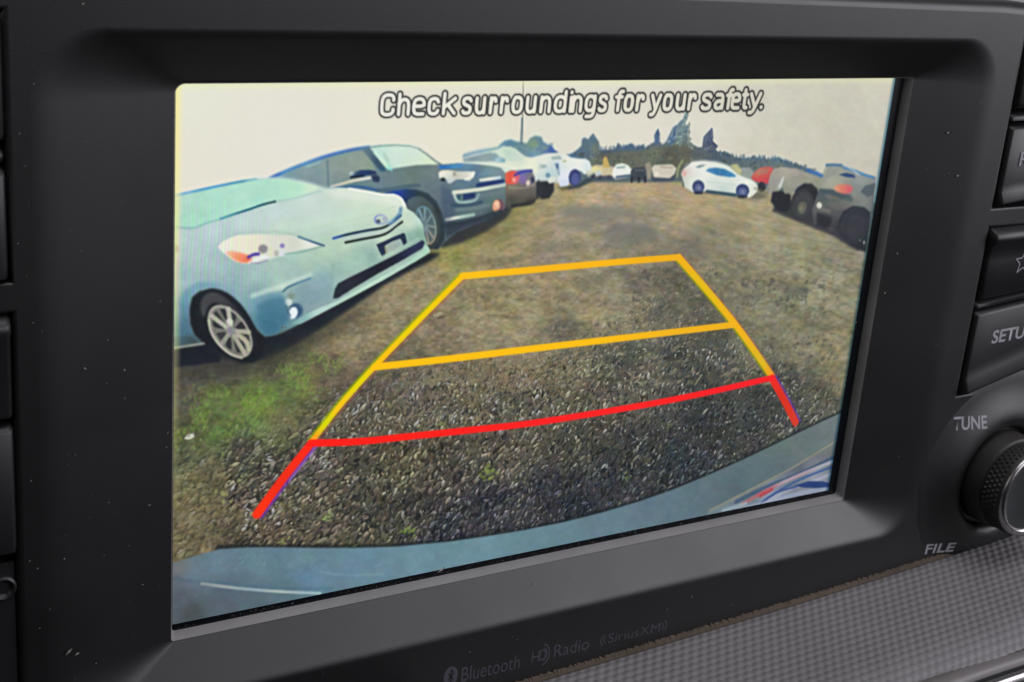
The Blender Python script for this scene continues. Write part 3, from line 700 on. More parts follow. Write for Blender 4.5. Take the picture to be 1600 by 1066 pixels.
stroke([(706, 321), (730, 321), (752, 316)], 5, '2c485c', .7, 1.6)
stroke([(692, 352), (720, 349), (752, 340), (782, 330)], 6, '27303c', .6, 2)
# ---- near pale blue car
poly([(275, 545), (300, 538), (400, 528), (440, 520), (500, 490), (560, 456), (672, 394), (690, 396), (672, 408), (640, 424), (600, 446), (560, 474), (520, 502), (480, 528), (445, 548), (412, 562), (385, 568), (340, 560), (268, 576)], '1c222c', 1, 3.2)
poly([(268, 590), (268, 560), (420, 548), (540, 490), (600, 460), (560, 500), (480, 548), (420, 580)], '33342f', .5, 8)
pri = [(266, 306), (285, 302), (310, 297), (340, 290.5), (370, 284), (395, 279.5), (420, 278), (445, 279.5), (470, 283.5), (492, 289), (508, 295), (528, 293), (548, 294.5), (572, 299), (596, 303), (615, 303.5), (627, 309), (633, 318), (636, 326), (646, 332), (656, 343), (661, 352), (663, 366), (668, 384), (672, 393),
       (650, 407), (600, 435), (550, 463), (500, 490), (460, 510), (430, 524), (412, 526), (400, 514), (388, 494), (372, 474), (352, 459), (332, 452), (312, 454), (300, 464), (296, 482), (297, 505), (304, 522), (318, 536), (266, 546)]
poly([(x, y - 2.5) for x, y in pri[:12]] + [(400, 330), (266, 340)], 'dcecec', .5, 2.2)
TONE = near_car_tone
poly(pri, [(285, 370, 'c4d6d8'), (330, 360, 'c9d9e0'), (380, 345, 'cddbe2'), (430, 335, 'cfdde4'), (480, 315, 'd6e2e2'), (530, 305, 'd9e2d6'), (560, 315, 'dde6d6'), (610, 312, 'e6ebdc'), (625, 320, 'e8ece2'), (600, 325, 'd9e4d2'), (500, 345, 'd0dfda'), (540, 350, 'cbdcd6'), (580, 335, 'd0decf'), (440, 355, 'd0e2d4'),
           (300, 400, 'bccbd2'), (340, 420, 'aec3cb'), (390, 430, 'aec5c8'), (430, 420, 'b6cbc6'), (480, 400, 'b9d2c6'), (510, 390, 'c2d8c4'), (540, 385, 'c9dcc8'), (600, 372, 'd3e0d0'), (640, 350, 'dde6d4'), (655, 345, 'cfe6e0'), (285, 440, 'a9bfca'), (283, 480, '86a6b6'), (285, 520, '4f7688'), (300, 535, '456068'),
           (360, 450, '93b2c0'), (400, 470, '84a8b8'), (410, 500, '4f7a94'), (430, 490, '55809a'), (425, 515, '456a80'), (455, 460, '8fb0b4'), (440, 448, 'c5dcd0'), (500, 440, 'a2b9bd'), (490, 460, '93aab2'), (510, 470, '96adb2'), (530, 420, 'a0bcb6'), (560, 400, 'a6c2b8'), (580, 400, '94b4ae'), (640, 372, '8fb3a8'), (655, 365, '84a99c'), (470, 480, '6e90a0')], 1, 1.1)
TONE = plain_tone
# windscreen
poly([(266, 307), (285, 303), (310, 298), (345, 291), (375, 285), (400, 281), (425, 279.5), (450, 281), (475, 286), (492, 291), (498, 294), (480, 303), (450, 310), (425, 316), (395, 326), (365, 336), (340, 345), (315, 353), (300, 356), (266, 354)],
     [(280, 320, 'b4d6cc'), (300, 340, 'a6d8c2'), (340, 320, 'abdcc8'), (380, 310, 'b2e0cc'), (420, 295, 'b0dfca'), (460, 292, 'b4e2c8'), (490, 293, 'cfe6cc'), (400, 315, 'a9dccb')], 1, 1.1)
stroke([(270, 306), (285, 303), (310, 297.5), (340, 291), (375, 284), (400, 280)], 4, [(280, 304, '7fb4d8'), (330, 293, '4a9ccc'), (370, 285, '4a96b8'), (398, 280, '8fc4c8')], .95, 1)
stroke([(268, 353), (285, 356), (303, 356), (320, 350), (345, 342)], 3.2, '83b6b2', .8, 1.1)
stroke([(345, 342), (368, 334), (390, 327), (410, 320), (430, 315)], 3.6, [(350, 340, '4a96a8'), (385, 328, '1c6078'), (428, 316, '2a5560')], 1, .9)
stroke([(432, 315), (460, 310), (485, 303), (502, 299)], 2, '9cc6bc', .8, 1)
# bonnet lines
stroke([(430, 368), (470, 362), (510, 352), (550, 344), (590, 333), (618, 322)], 2, 'b3cbb6', .65, 1.2)
stroke([(365, 366), (400, 362), (440, 363), (475, 370)], 2, 'a8bcb0', .6, 1.2); stroke([(440, 361), (480, 352), (500, 349)], 2, 'b4d6c6', .6, 1.3)
stroke([(545, 295), (575, 300), (598, 304.5), (616, 305), (627, 311), (632, 321)], 3, 'f2f4ec', .9, 1)
poly([(330, 354), (380, 338), (440, 319), (500, 300), (545, 297), (590, 305), (620, 313), (600, 326), (540, 338), (470, 352), (400, 360)], 'e0e6e4', .12, 7)
poly([(440, 352), (520, 336), (590, 318), (620, 320), (600, 335), (540, 352), (470, 366)], 'cfe6d0', .4, 6)
# headlamp
poly([(340, 386), (347, 378), (358, 372), (372, 367.5), (400, 366), (430, 367), (455, 368), (472, 372), (488, 378), (501, 384), (490, 388), (474, 390), (460, 393), (446, 398), (430, 403), (412, 408), (395, 412), (380, 412), (366, 408), (354, 399), (345, 392)],
     [(350, 386, 'e8e8da'), (380, 378, 'e9e6d0'), (400, 385, 'e6e1ca'), (440, 375, 'd9dacb'), (460, 382, 'cdd3c8'), (480, 382, 'e2e6da'), (430, 398, 'd2dad2')], 1, 1.1)
poly([(352, 394), (362, 392), (376, 395), (390, 399), (394, 405), (386, 411), (374, 410), (362, 404)], [(358, 396, 'f4b890'), (378, 402, 'ee8c64'), (388, 407, 'e86050')], .95, 1.6)
ell(411, 389, 7.5, 7, '8d8c92', 1, 0, 1.3); ell(424, 393, 6, 8, 'dcdcc4', .9, 10, 1.3); ell(432, 396, 4, 5, 'a9a8a2', .7); ell(441, 384, 4, 3.6, '7f72b4', .9); ell(441, 396, 6, 5, 'd6dce4', .8)
stroke([(388, 402), (396, 398), (404, 397)], 5, '4a38a0', .95, 1.2); stroke([(398, 407), (410, 402), (418, 402)], 4, 'e8ecf0', .9, 1); stroke([(392, 411), (404, 411), (418, 406)], 2, '7c6cb0', .6, 1)
stroke([(466, 370), (480, 375), (494, 380), (506, 384)], 3, [(470, 371, '4f7c98'), (500, 382, '2c4a78')], .95, .9)
stroke([(445, 397), (470, 394), (492, 388), (504, 385)], 2.6, '7fa6a2', .85, 1)
# bumper crease, fog lamp
stroke([(395, 462), (420, 454), (442, 447), (462, 438), (485, 430)], 7, 'cfe2d6', .7, 2.4)
stroke([(442, 456), (450, 449), (464, 443), (485, 435)], 3.6, [(445, 452, '3a6a80'), (480, 437, '4f7f98')], .9, 1)
poly([(444, 458), (470, 445), (490, 440), (510, 470), (490, 484), (460, 494), (446, 480)], '92a8aa', .5, 3)
ell(462, 485.5, 11, 12, '2c4f74', .9, 20, 1.8); ell(458, 489, 6.8, 9.5, 'e6edf0', 1, 15, 1.1); ell(451, 472, 5.5, 5.5, 'd0ddd8', .95); stroke([(446, 478), (449, 486), (453, 494)], 3, '33506a', .8, 1.2); ell(455, 463, 6, 5, '7d8c78', .7, 0, 1.8)
# lower corner
poly([(392, 470), (420, 458), (440, 455), (446, 478), (450, 500), (430, 520), (414, 524), (402, 508)], [(405, 480, '6c98ac'), (430, 470, '6390a6'), (425, 505, '457590'), (440, 500, '4f8496')], .75, 3)
poly([(400, 476), (425, 466), (444, 464), (448, 484), (452, 500), (430, 519), (414, 523), (404, 508)], '3c6c86', .62, 3.5)
poly([(462, 446), (500, 426), (520, 422), (520, 462), (490, 480), (466, 478)], '7898ac', .42, 5)
poly([(275, 470), (292, 470), (296, 505), (304, 524), (275, 532)], '44708a', .4, 4)
poly([(500, 299), (545, 296), (595, 304), (622, 310), (628, 320), (590, 316), (540, 310)], 'eef1ea', .45, 4)
# lower grille and lip
poly([(520, 467), (523, 452), (528, 443), (545, 434), (580, 417), (620, 397), (648, 382), (660, 375), (664, 379), (660, 388), (630, 406), (590, 428), (550, 452), (528, 466)], [(525, 460, '262a34'), (600, 410, '1e212e'), (655, 382, '2a3050')], 1, 1.2)
poly([(455, 506), (480, 490), (502, 480), (525, 471), (555, 455), (600, 430), (640, 407), (660, 392), (664, 383), (669, 386), (672, 394), (650, 408), (600, 437), (550, 464), (500, 490), (470, 506)], [(470, 500, '84b4b0'), (500, 484, 'b6d6cc'), (540, 466, 'b2d4c2'), (580, 443, 'c0dfca'), (620, 420, 'b4d4c4'), (668, 390, 'aed4c0')], 1, 1)
# upper slot, badge
stroke([(521, 372.5), (545, 366), (575, 360), (598, 356), (612, 348), (626, 337)], 4, [(522, 372, '2a58b0'), (545, 366, '1c2c48'), (600, 356, '222c36'), (625, 338, '2a4a6c')], 1, .9)
stroke([(540, 379), (565, 374), (595, 368), (608, 362), (618, 354), (628, 347)], 4, '22272c', 1, .9)
stroke([(535, 375), (570, 367), (600, 361.5), (614, 354), (627, 342)], 3, 'b9c6c4', .8, .9)
stroke([(608, 349), (618, 342), (625, 333), (626, 326)], 6, [(610, 348, '8ab4d4'), (620, 340, '3f74a4'), (626, 328, '5f8aa8')], .8, 1.5)
t = np.linspace(0, 2 * np.pi, 20); stroke([(595 + 9.5 * math.cos(k), 343 + 7 * math.sin(k)) for k in t], 3.2, [(586, 342, '6f86d0'), (600, 338, 'b0b8cc'), (602, 348, '96a4c4')], .85, 1, False)
ell(591, 346, 3.6, 3.4, '4a5268', .9); ell(600, 342, 3, 3, '9aa2c0', .7)
# number plate
poly([(588, 382), (600, 377), (615, 370), (630, 364), (633, 366), (636, 379), (631, 384), (626, 374), (612, 378), (601, 385), (603, 397), (597, 401), (592, 392)], '25304a', 1, .9)
poly([(602, 384), (613, 378), (625, 373), (628, 382), (616, 391), (604, 397)], [(606, 390, 'a6b4aa'), (624, 377, '9fb2ae')], 1, 1); stroke([(602, 386), (604, 396)], 2, '8a7452', .7, .8)
stroke([(590, 403), (620, 390), (655, 372)], 2, 'b6d2c4', .5, 1.2); stroke([(520, 412), (518, 440), (519, 462)], 2.5, '86a2a2', .5, 1.4)
# wheel of the near car
poly([(318, 537), (304, 523), (297, 505), (296, 482), (300, 464), (312, 455), (332, 452), (352, 459), (372, 474), (388, 494), (402, 516), (414, 528), (412, 556), (396, 567), (376, 566), (350, 552)], '1c2026', 1, 1.6)
poly([(280, 470), (290, 452), (310, 440), (340, 442), (370, 458), (372, 470), (352, 458), (332, 451), (312, 454), (299, 464), (294, 490), (298, 520), (290, 520)], [(285, 460, '5f94ac'), (310, 443, '5f92ae'), (360, 455, '7d9cb0'), (292, 510, '4a6f80')], .6, 2.5)
ell(353, 506, 62, 37, '1e2228', 1, 56, 1.6)
poly([(313, 478), (318, 464), (330, 457), (346, 461), (362, 474), (378, 492), (392, 514), (400, 535), (394, 540), (380, 512), (360, 486), (340, 474), (326, 478), (318, 496)], [(320, 475, '47494a'), (335, 464, '46484a'), (370, 488, '33363c'), (395, 525, '24272e')], .95, 1.8, True)
ell(359.5, 518, 47, 27.5, '9f9e92', 1, 55, 1.1)
ell(360, 518.5, 43, 24, '74746e', 1, 55, 1.1)
ca, sa = math.cos(math.radians(55)), math.sin(math.radians(55))
W_ = lambda r_, a: (361 + 44 * r_ * math.cos(a) * ca - 25 * r_ * math.sin(a) * sa, 517 + 44 * r_ * math.cos(a) * sa + 25 * r_ * math.sin(a) * ca)
for k in range(10):
    a0 = 2 * math.pi * k / 10 + .12
    poly([W_(.38, a0 + .16), W_(.40, a0 + .44), W_(.84, a0 + .46), W_(.88, a0 + .30), W_(.84, a0 + .12)], '2a2d33', .95 if k % 2 else .8, .9, True)
for k in range(5):
    a0 = 2 * math.pi * k / 5 + .12
    stroke([W_(.2, a0), W_(.95, a0)], 6.5, [(335, 490, 'b4b6a6'), (355, 500, 'c2c2b2'), (385, 540, 'b4af9a'), (350, 535, '92928a')], .9, 1, False)
ell(361, 517, 7, 6, '85868c', 1, 40); ell(359, 503, 6, 5, 'd0d4c4', .9, 30, 1.2); stroke([(372, 523), (384, 533), (388, 546)], 7, 'c2bda6', .8, 1.2)
stroke([(326, 500), (330, 520), (342, 538), (360, 553), (378, 560)], 3, 'c9c7b4', .7, 1)
# sill
poly([(266, 528), (296, 524), (314, 537), (300, 541), (266, 547)], [(280, 530, '44606a'), (305, 537, '3a4a4c')], .9, 2)
stroke([(266, 545), (290, 541), (318, 537)], 3.6, '93998f', .95, 1); poly([(266, 548), (320, 541), (345, 556), (345, 566), (266, 574)], '1d2129', 1, 2.2)
stroke([(276, 385), (276, 392)], 4, '8a6a70', .7, 1.2)
# ---- camera car's own bumper
bt = [(262, 882), (275, 878), (300, 870), (325, 862.5), (345, 858), (380, 855.5), (420, 855), (500, 856), (560, 856), (620, 854), (700, 846.5), (760, 838), (820, 828), (880, 816), (940, 801), (1000, 783), (1050, 765.5), (1100, 745), (1150, 723), (1200, 699.5), (1250, 675), (1290, 656), (1330, 638)]
stroke([(340, 856)] + bt[6:], 8, '161d20', .75, 2.6)
poly(bt + [(1330, 830), (1000, 880), (262, 1010)], [(280, 890, '6b6f72'), (300, 900, '667c8c'), (340, 880, '65808e'), (400, 880, '64808f'), (480, 870, '668590'), (480, 900, '62839a'), (560, 880, '68889a'), (650, 870, '6b8c99'), (750, 860, '6a8c98'), (850, 840, '66848f'), (950, 820, '627b87'), (1050, 790, '5d7480'),
            (1100, 765, '5d7078'), (1180, 730, '5c6f74'), (1250, 690, '647172'), (1300, 660, '6c7878'), (280, 930, '555d66'), (300, 960, '484e52'), (350, 940, '535f6a'), (400, 945, '55666e'), (450, 935, '58707a'), (1150, 770, '54666f')], 1, 1.5)
stroke([(262, 904), (300, 908), (330, 912)], 5, '4a5a68', .5, 2.5)
stroke([(315, 912), (335, 914.5), (370, 919), (410, 922.5), (450, 925), (500, 927)], 4.6, [(320, 913, '8a9494'), (350, 917, 'a3aca6'), (390, 921, '93aab2'), (440, 924, 'a9b8b4'), (480, 926, '9cb4bc')], .95, 1)
stroke([(330, 909), (380, 914), (440, 919), (520, 919)], 4, '4a6f86', .5, 2)
for k in range(46):
    x = rng.uniform(330, 620); y = 862 + rng.uniform(0, 36)
    stroke([(x, y), (x + rng.uniform(2, 7), y - rng.uniform(2, 8))], 1.5, rng.choice(['8aa2aa', '7f9a9c', '93aebc']), rng.uniform(.15, .4), .8, False)
stroke([(500, 893), (540, 899), (600, 897)], 2.5, '86a4b0', .4, 1.5)
# striped reflection at its right end
poly([(1105, 800), (1150, 778), (1200, 752), (1250, 725), (1310, 692), (1310, 790), (1105, 810)], [(1120, 795, '6f8088'), (1180, 768, '6c7076'), (1250, 730, '5a6470'), (1300, 705, '6c6f70'), (1200, 780, '8f9aae'), (1270, 745, '9499a6')], .95, 1.6)
stroke([(1110, 797), (1150, 777), (1200, 751), (1250, 724), (1305, 690)], 3, '8d8a78', .85, 1.2)
stroke([(1150, 784), (1200, 760), (1250, 740), (1300, 716)], 6, '3c5470', .85, 1.6); stroke([(1160, 788), (1200, 765), (1250, 742), (1299, 722)], 5, [(1170, 782, 'a86a70'), (1190, 768, 'b05a60'), (1230, 752, 'b09aa8'), (1295, 724, 'a8acb8')], .95, 1.2)
stroke([(1188, 775), (1206, 765)], 5, 'b03c44', .85, 1.4); stroke([(1195, 782), (1225, 762), (1260, 745), (1299, 730)], 3.5, '3a5a90', .9, 1)
stroke([(1200, 782), (1230, 766), (1270, 752), (1298, 741)], 5, 'a0a3b2', .9, 1.2); poly([(1240, 759), (1262, 752), (1285, 752), (1300, 756), (1298, 762), (1275, 763), (1255, 762)], '243e70', 1, 1.2); stroke([(1190, 785), (1215, 769), (1245, 760)], 4, '3c5488', .9, 1.2)
stroke([(1150, 797), (1200, 785), (1250, 771), (1296, 764)], 6, '9aa6bc', .7, 1.6); stroke([(1130, 798), (1165, 787)], 5, '9db4c0', .7, 1.4)
# ---- blur, sharpening and noise of the LCD picture
img[:] = gblur(img, .6)
img += (.38 + .22 * (PY < 330))[..., None] * (img - gblur(img, 3.0))
img[:] = np.clip(img, 0.02, .97)
n_px = (nrg.random((CH, CW, 3)).astype(np.float32) - .5)
img += gblur(n_px, .9) * .022
sk = np.clip((.84 - img.min(-1)) / .2, .04, 1)[..., None]
blot = sum((vnoise(PX / w_, PY / w_ * 1.2, 70 + i) - .5) * a_ for i, (w_, a_) in enumerate(((4.5, .022), (9, .026), (19, .024))))
img += blot[..., None] * sk * (.35 + img)
for ch_ in range(3):
    img[..., ch_] += ((vnoise(PX / 9, PY / 7, 80 + ch_) - .5) * .016 + (vnoise(PX / 24, PY / 15, 85 + ch_) - .5) * .014) * np.clip(sk[..., 0], .15, 1)
# ---- guide lines (drawn by the head unit on top of the camera picture)
GL = [((722, 431.5), (840, 421), (960, 410), (1060, 402)), ((585, 573.5), (700, 561), (840, 544), (1000, 525), (1146, 507.5)), ((485, 692.5), (560, 690), (640, 682), (740, 671.5), (840, 660), (1000, 634), (1100, 614.5), (1206, 590.5)),
      ((722, 432), (655, 500), (585, 573), (535, 629), (487, 690)), ((1060, 402), (1105, 454), (1148, 506), (1178, 547), (1206, 588)), ((486, 693), (443, 747), (402, 803)), ((1206, 591), (1225, 625), (1243, 660))]
stroke([(x - 4, y - 3) for x, y in GL[3]], 5, '8fae00', .75, 1.1, ident=4); stroke([(x + 5, y + 4) for x, y in GL[3]], 4, 'a2543c', .55, 1.2)
stroke([(x + 4, y - 2) for x, y in GL[4]], 4, 'b0584a', .7, 1.2); stroke([(x - 4, y + 3) for x, y in GL[4]], 4.5, '8ea000', .8, 1.1, ident=5)
stroke([(x + 7, y + 4) for x, y in GL[5][:]], 6, '6a2fa8', .8, 1.2); stroke([(x + 10, y + 3) for x, y in GL[5][:2]], 3, 'b08ad0', .6, 1.2)
stroke([(x + 6, y - 2) for x, y in GL[6]], 5, '5a34a0', .75, 1.3)
stroke(GL[3], 9, [(722, 432, 'f6c800'), (640, 515, 'f0d200'), (600, 560, 'ffc20a'), (560, 600, 'e8d800'), (530, 635, 'ffc814'), (510, 660, 'd8dc00'), (490, 690, 'ffa01c')], 1, .7, ident=4)
stroke(GL[4], 9, [(1060, 402, 'f2b410'), (1100, 450, 'e4bc10'), (1150, 508, 'f2b414'), (1190, 565, 'e0b81c'), (1206, 588, 'f2a020')], 1, .7, ident=5)
stroke(GL[5], 13, [(486, 693, 'ff2a14'), (440, 750, 'f22c14'), (402, 803, 'ff3210')], 1, .7, ident=6, w2=15, cap=False)
stroke(GL[6], 10, [(1206, 590, 'f02a22'), (1225, 625, 'd8301c'), (1243, 660, 'd63a28')], 1, .8, ident=7, w2=11)
stroke(GL[0], 9.5, [(722, 431, 'ffc20e'), (900, 416, 'fcb90e'), (1060, 402, 'f4b210')], 1, .7, ident=1)
stroke(GL[1], 10, [(585, 573, 'ffc40c'), (840, 544, 'ffc20c'), (1146, 507, 'f2b418')], 1, .7, ident=2)
stroke(GL[2], 10, [(485, 692, 'ff1e14'), (1000, 634, 'ff2020'), (1206, 590, 'f81e26')], 1, .7, ident=3)
# ---- caption: outlined lettering
A_ = 1.30
GLY = {
 'C': [[(1, .92), (1, 1.08), (.82, 1.25), (.25, 1.25), (0, 1.02), (0, .2), (.22, 0), (.8, 0), (1, .16), (1, .33)]],
 'h': [[(0, 0), (0, A_)], [(0, .68), (.3, .95), (.75, .95), (1, .72), (1, 0)]],
 'e': [[(.05, .5), (1, .5), (1, .75), (.8, .97), (.22, .97), (0, .75), (0, .22), (.2, 0), (.95, 0)]],
 'c': [[(1, .76), (.85, .97), (.2, .97), (0, .75), (0, .22), (.2, 0), (.85, 0), (1, .2)]],
 'k': [[(0, 0), (0, A_)], [(.95, .97), (.12, .46)], [(.35, .56), (.95, 0)]],
 's': [[(1, .8), (.85, .97), (.18, .97), (0, .8), (.1, .58), (.88, .42), (1, .2), (.82, 0), (.15, 0), (0, .14)]],
 'u': [[(0, .97), (0, .22), (.22, 0), (.7, 0), (1, .22)], [(1, .97), (1, 0)]],
 'r': [[(0, 0), (0, .97)], [(0, .62), (.35, .95), (.85, .95), (.95, .74)]],
 'o': [[(.22, .97), (.78, .97), (1, .75), (1, .22), (.78, 0), (.22, 0), (0, .22), (0, .75), (.22, .97)]],
 'n': [[(0, 0), (0, .97)], [(0, .68), (.3, .95), (.75, .95), (1, .72), (1, 0)]],
 'd': [[(1, A_), (1, 0)], [(1, .25), (.75, 0), (.22, 0), (0, .22), (0, .75), (.22, .97), (.75, .97), (1, .75)]],
 'i': [[(.5, 0), (.5, .92)], [(.5, 1.24), (.5, 1.27)]],
 'g': [[(1, .97), (1, -.15), (.8, -.38), (.15, -.38)], [(1, .25), (.75, .02), (.22, .02), (0, .24), (0, .75), (.22, .97), (.75, .97), (1, .75)]],
 'f': [[(.42, 0), (.42, 1.02), (.62, 1.27), (1, 1.27)], [(.02, .9), (.9, .9)]],
 'y': [[(.02, .97), (.55, .05)], [(1, .97), (.5, -.12), (.3, -.34), (.05, -.34)]],
 'a': [[(.1, .95), (.75, .97), (1, .76), (1, 0)], [(1, .5), (.22, .5), (0, .34), (0, .15), (.2, 0), (.7, 0), (1, .2)]],
 't': [[(.42, 1.25), (.42, .2), (.6, 0), (1, 0)], [(.02, .92), (.95, .92)]],
 '.': [[(.4, .02), (.6, .02)]]}
CAP = [('C', 591, 618), ('h', 618, 642), ('e', 641, 666), ('c', 665, 688), ('k', 688, 715), ('s', 718, 739), ('u', 739, 760), ('r', 761, 778), ('r', 778, 796), ('o', 796, 818), ('u', 818, 839), ('n', 840, 862), ('d', 862, 886), ('i', 885, 896), ('n', 890, 911),
       ('g', 910, 932), ('s', 931, 950), ('f', 956, 975), ('o', 971, 991), ('r', 990, 1008), ('y', 1012, 1034), ('o', 1032, 1052), ('u', 1052, 1072), ('r', 1071, 1089), ('s', 1092, 1113), ('a', 1112, 1132), ('f', 1129, 1146), ('e', 1138, 1158), ('t', 1154, 1170), ('y', 1166, 1190), ('.', 1184, 1194)]
lines = []
for ch, x0, x1 in CAP:
    t0 = (x0 - 591) / 600; t1 = (x1 - 591) / 600
    yb0 = 179.5 - 11.5 * t0; yb1 = 179.5 - 11.5 * t1      # baseline of stroke centres
    xh = 24.5 - 2.4 * t0
    xa, xb = x0 + 4.6, x1 - 4.6
    for st in GLY[ch]:
        lines.append([(xa + u * (xb - xa) + v * 24 * (.02 - .17 * t0 * .0), (yb0 + (yb1 - yb0) * u) - v * xh) for u, v in st])
# the caption sits upright in display space: lean follows the display's own vertical
fix = []
for st in lines:
    out = []
    for x, y in st:
        yb = 179.5 - 11.5 * (x - 591) / 600
        q = S([(x, yb)])[0]
        # same display column, shifted up
        h = TI @ np.array([((q[0]) / CW - .5) * DW, (.5 - (q[1] - 20) / CH) * DH, 1]); up = np.array([h[0] / h[2] + 800, h[1] / h[2] + 533])
        k = (yb - y) / (yb - up[1])
        out.append((x + (up[0] - x) * k, y))
    fix.append(out)
def chaikin(p, n=2):
    p = [np.array(q_) for q_ in p]
    for _ in range(n):
        if len(p) < 3: return p
        o_ = [p[0]]
        for i in range(len(p) - 1):
            if i > 0: o_.append(p[i] * .75 + p[i + 1] * .25)
            if i < len(p) - 2: o_.append(p[i] * .25 + p[i + 1] * .75)
        p = o_ + [p[-1]]
    return p


fix = [chaikin(st, 1) for st in fix]
for st in fix:
    stroke(st, 11.2, '222526', .98, .6, False, ident=8)
for st in fix:
    stroke(st, 5.5, [(600, 165, 'f2efe6'), (800, 165, 'efecdd'), (1000, 160, 'e6e2d2'), (1180, 155, 'd6d2c2')], 1, .6, False)
# ---- glow along the upper and left edge of the panel, fall-off on the right
ux = gx / CW; vy = gy / CH
for msk, c_ in ((np.clip(1 - vy / .014, 0, 1) * .5 * (1 - ux * .2), 'eaf2b0'), (np.clip(1.3 - ux / .006, 0, 1) * .8 * np.clip(1.1 - vy * 1.4, 0, 1), 'f8ec9c')):
    img += (msk[..., None] * (hx(c_) - img)).astype(np.float32)
fr = np.clip((ux - .993) / .007, 0, 1)
img *= (1 - fr[..., None] * np.array([.75, .5, .35])).astype(np.float32)
# colour moire between the LCD columns and the lens, strongest over the pale car at the left
mo = np.clip((460 - PX) / 120, 0, 1) * np.clip((PY - 300) / 60, 0, 1) * np.clip((600 - PY) / 80, 0, 1) * np.clip((img.mean(-1) - .35) / .25, 0, 1)
ph = PX / 12.5 * 2 * np.pi + 1.6 * np.sin(PY / 31.) + 2 * vnoise(PX / 40, PY / 60, 91)
img += (mo * .028 * np.cos(ph))[..., None] * np.array([-.9, 1.0, -1.2]) + (mo * .018 * np.cos(ph * 2.1 + 1))[..., None]
# faint column structure of the LCD
img *= (1 + .006 * np.cos(2 * np.pi * gx / (CW / 266.0)) * (ux < .45) + .004 * np.cos(2 * np.pi * gy / (CH / 240.0)))[..., None].astype(np.float32)
img = np.clip(img, 0, 1)
#PAINT_END

# ================================================================== DASH UNIT
unit = thing("infotainment_unit", "black in-dash unit with wide display showing the reversing camera picture", "car display")

# ---- faceplate: lip, sloping recess and flat front with button pockets
LX, LZ0, LZ1 = 88.2, -53.6, 53.3         # opening of the lip at the glass
RX0, RX1, RZ0, RZ1 = -110.0, 109.6, -64.2, 62.0
FY = -8.0
N = 14


def ring(x0, x1, z0, z1, r_, y):
    return [(x, y, z) for x, z in rrect(x0, x1, z0, z1, r_, N)]


def mix_ring(t, y, grow=0.0):
    a = rrect(-87.3, 90.2, -55.2, 53.2, (.9, .9, 2.0, .9), N); b = rrect(RX0, RX1, RZ0, RZ1, (11, 11, 11, 11), N)
    return [(p[0] + (q[0] - p[0]) * t, y, p[1] + (q[1] - p[1]) * t) for p, q in zip(a, b)]


RC = (.7, .7, 1.9, .7)
rings = [ring(-86.1, 88.8, -53.9, 52.40, RC, 1.5), ring(-86.1, 88.8, -53.9, 52.40, RC, -.02), ring(-86.75, 89.6, -54.7, 52.75, RC, -1.85), ring(-86.9, 89.85, -54.9, 52.9, RC, -2.05), mix_ring(0, -2.15)]
for t in (.03, .25, .5, .7, .86):
    rings.append(mix_ring(t, -2.15 + (FY + 2.15) * t))
# rolled edge between slope and front (quadratic arc)
for k in range(1, 9):
    u = k / 8
    rings.append(mix_ring((1 - u) ** 2 * .86 + 2 * u * (1 - u) * 1.0 + u * u * 1.10, (1 - u) ** 2 * (-2.15 + (FY + 2.15) * .86) + 2 * u * (1 - u) * FY + u * u * FY))
last = rings[-1]
rings.append([(max(-113, min(113, x * 1.0)) if False else x, FY, z) for x, y, z in last])
V, F = loft(rings[:4])
mesh_obj("lip", V, F, M_LIP, unit, True, 40)
V, F = loft(rings[3:-1])
recess = mesh_obj("recess", V, F, M_BEZEL, unit, True, 40)

# flat front: grid of cells with the recess and the button pockets left open
PL, PR = -115.3, 117.6
hole_cells = []
xs = sorted({-180.0, PL, PR, 180.0})
zs = sorted({-92.0, -28.6, 17.4, 20.9, 66.0, 70.0})


def plate():
    bm = bmesh.new()
    # outer outline of the flat part around the recess ring
    ringv = [(x, z) for x, y, z in last]
    def face(pts, y=FY):
        return bm.faces.new([bm.verts.new((x * MM, y * MM, z * MM)) for x, z in pts])
    # centre part: between recess ring and the rectangle PL..PR, -92..70 (bridge quad fan)
    rect = []
    for x, z in ringv:
        # project outwards to the rectangle
        cx, cz = 0, -2
        dx, dz = x - cx, z - cz
        k = min((PR - cx) / dx if dx > 1e-6 else 1e9, (PL - cx) / dx if dx < -1e-6 else 1e9,
                (69.4 - cz) / dz if dz > 1e-6 else 1e9, (-92 - cz) / dz if dz < -1e-6 else 1e9)
        rect.append((cx + dx * k, cz + dz * k))
    n = len(ringv)
    for i in range(n):
        j = (i + 1) % n
        a, b = rect[i], rect[j]
        pts = [ringv[i], ringv[j], b]
        # insert rectangle corner
        for c_ in ((PR, -92), (PR, 69.4), (PL, 69.4), (PL, -92)):
            if (abs(a[0] - c_[0]) < 1e-6 and abs(b[1] - c_[1]) < 1e-6) or (abs(a[1] - c_[1]) < 1e-6 and abs(b[0] - c_[0]) < 1e-6):
                if abs(a[0] - b[0]) > 1e-6 and abs(a[1] - b[1]) > 1e-6:
                    pts.append(c_)
        if abs(a[0] - PL) < 1e-6 and abs(b[0] - PR) < 1e-6:      # the long lower side
            pts += [(PR, -92), (PL, -92)]
        pts.append(a)
        face(pts)
    bmesh.ops.remove_doubles(bm, verts=bm.verts, dist=1e-6)
    return bm


bm = plate()
# cut the plate's side edges at the pocket ends, then join the solid strips between the pockets vertex to vertex
for z in (-28.6, 17.0, 17.4, 20.9, 66.0):
    bmesh.ops.bisect_plane(bm, geom=bm.verts[:] + bm.edges[:] + bm.faces[:], plane_co=(0, 0, z * MM), plane_no=(0, 0, 1), dist=1e-7)
bmesh.ops.remove_doubles(bm, verts=bm.verts, dist=2e-6)


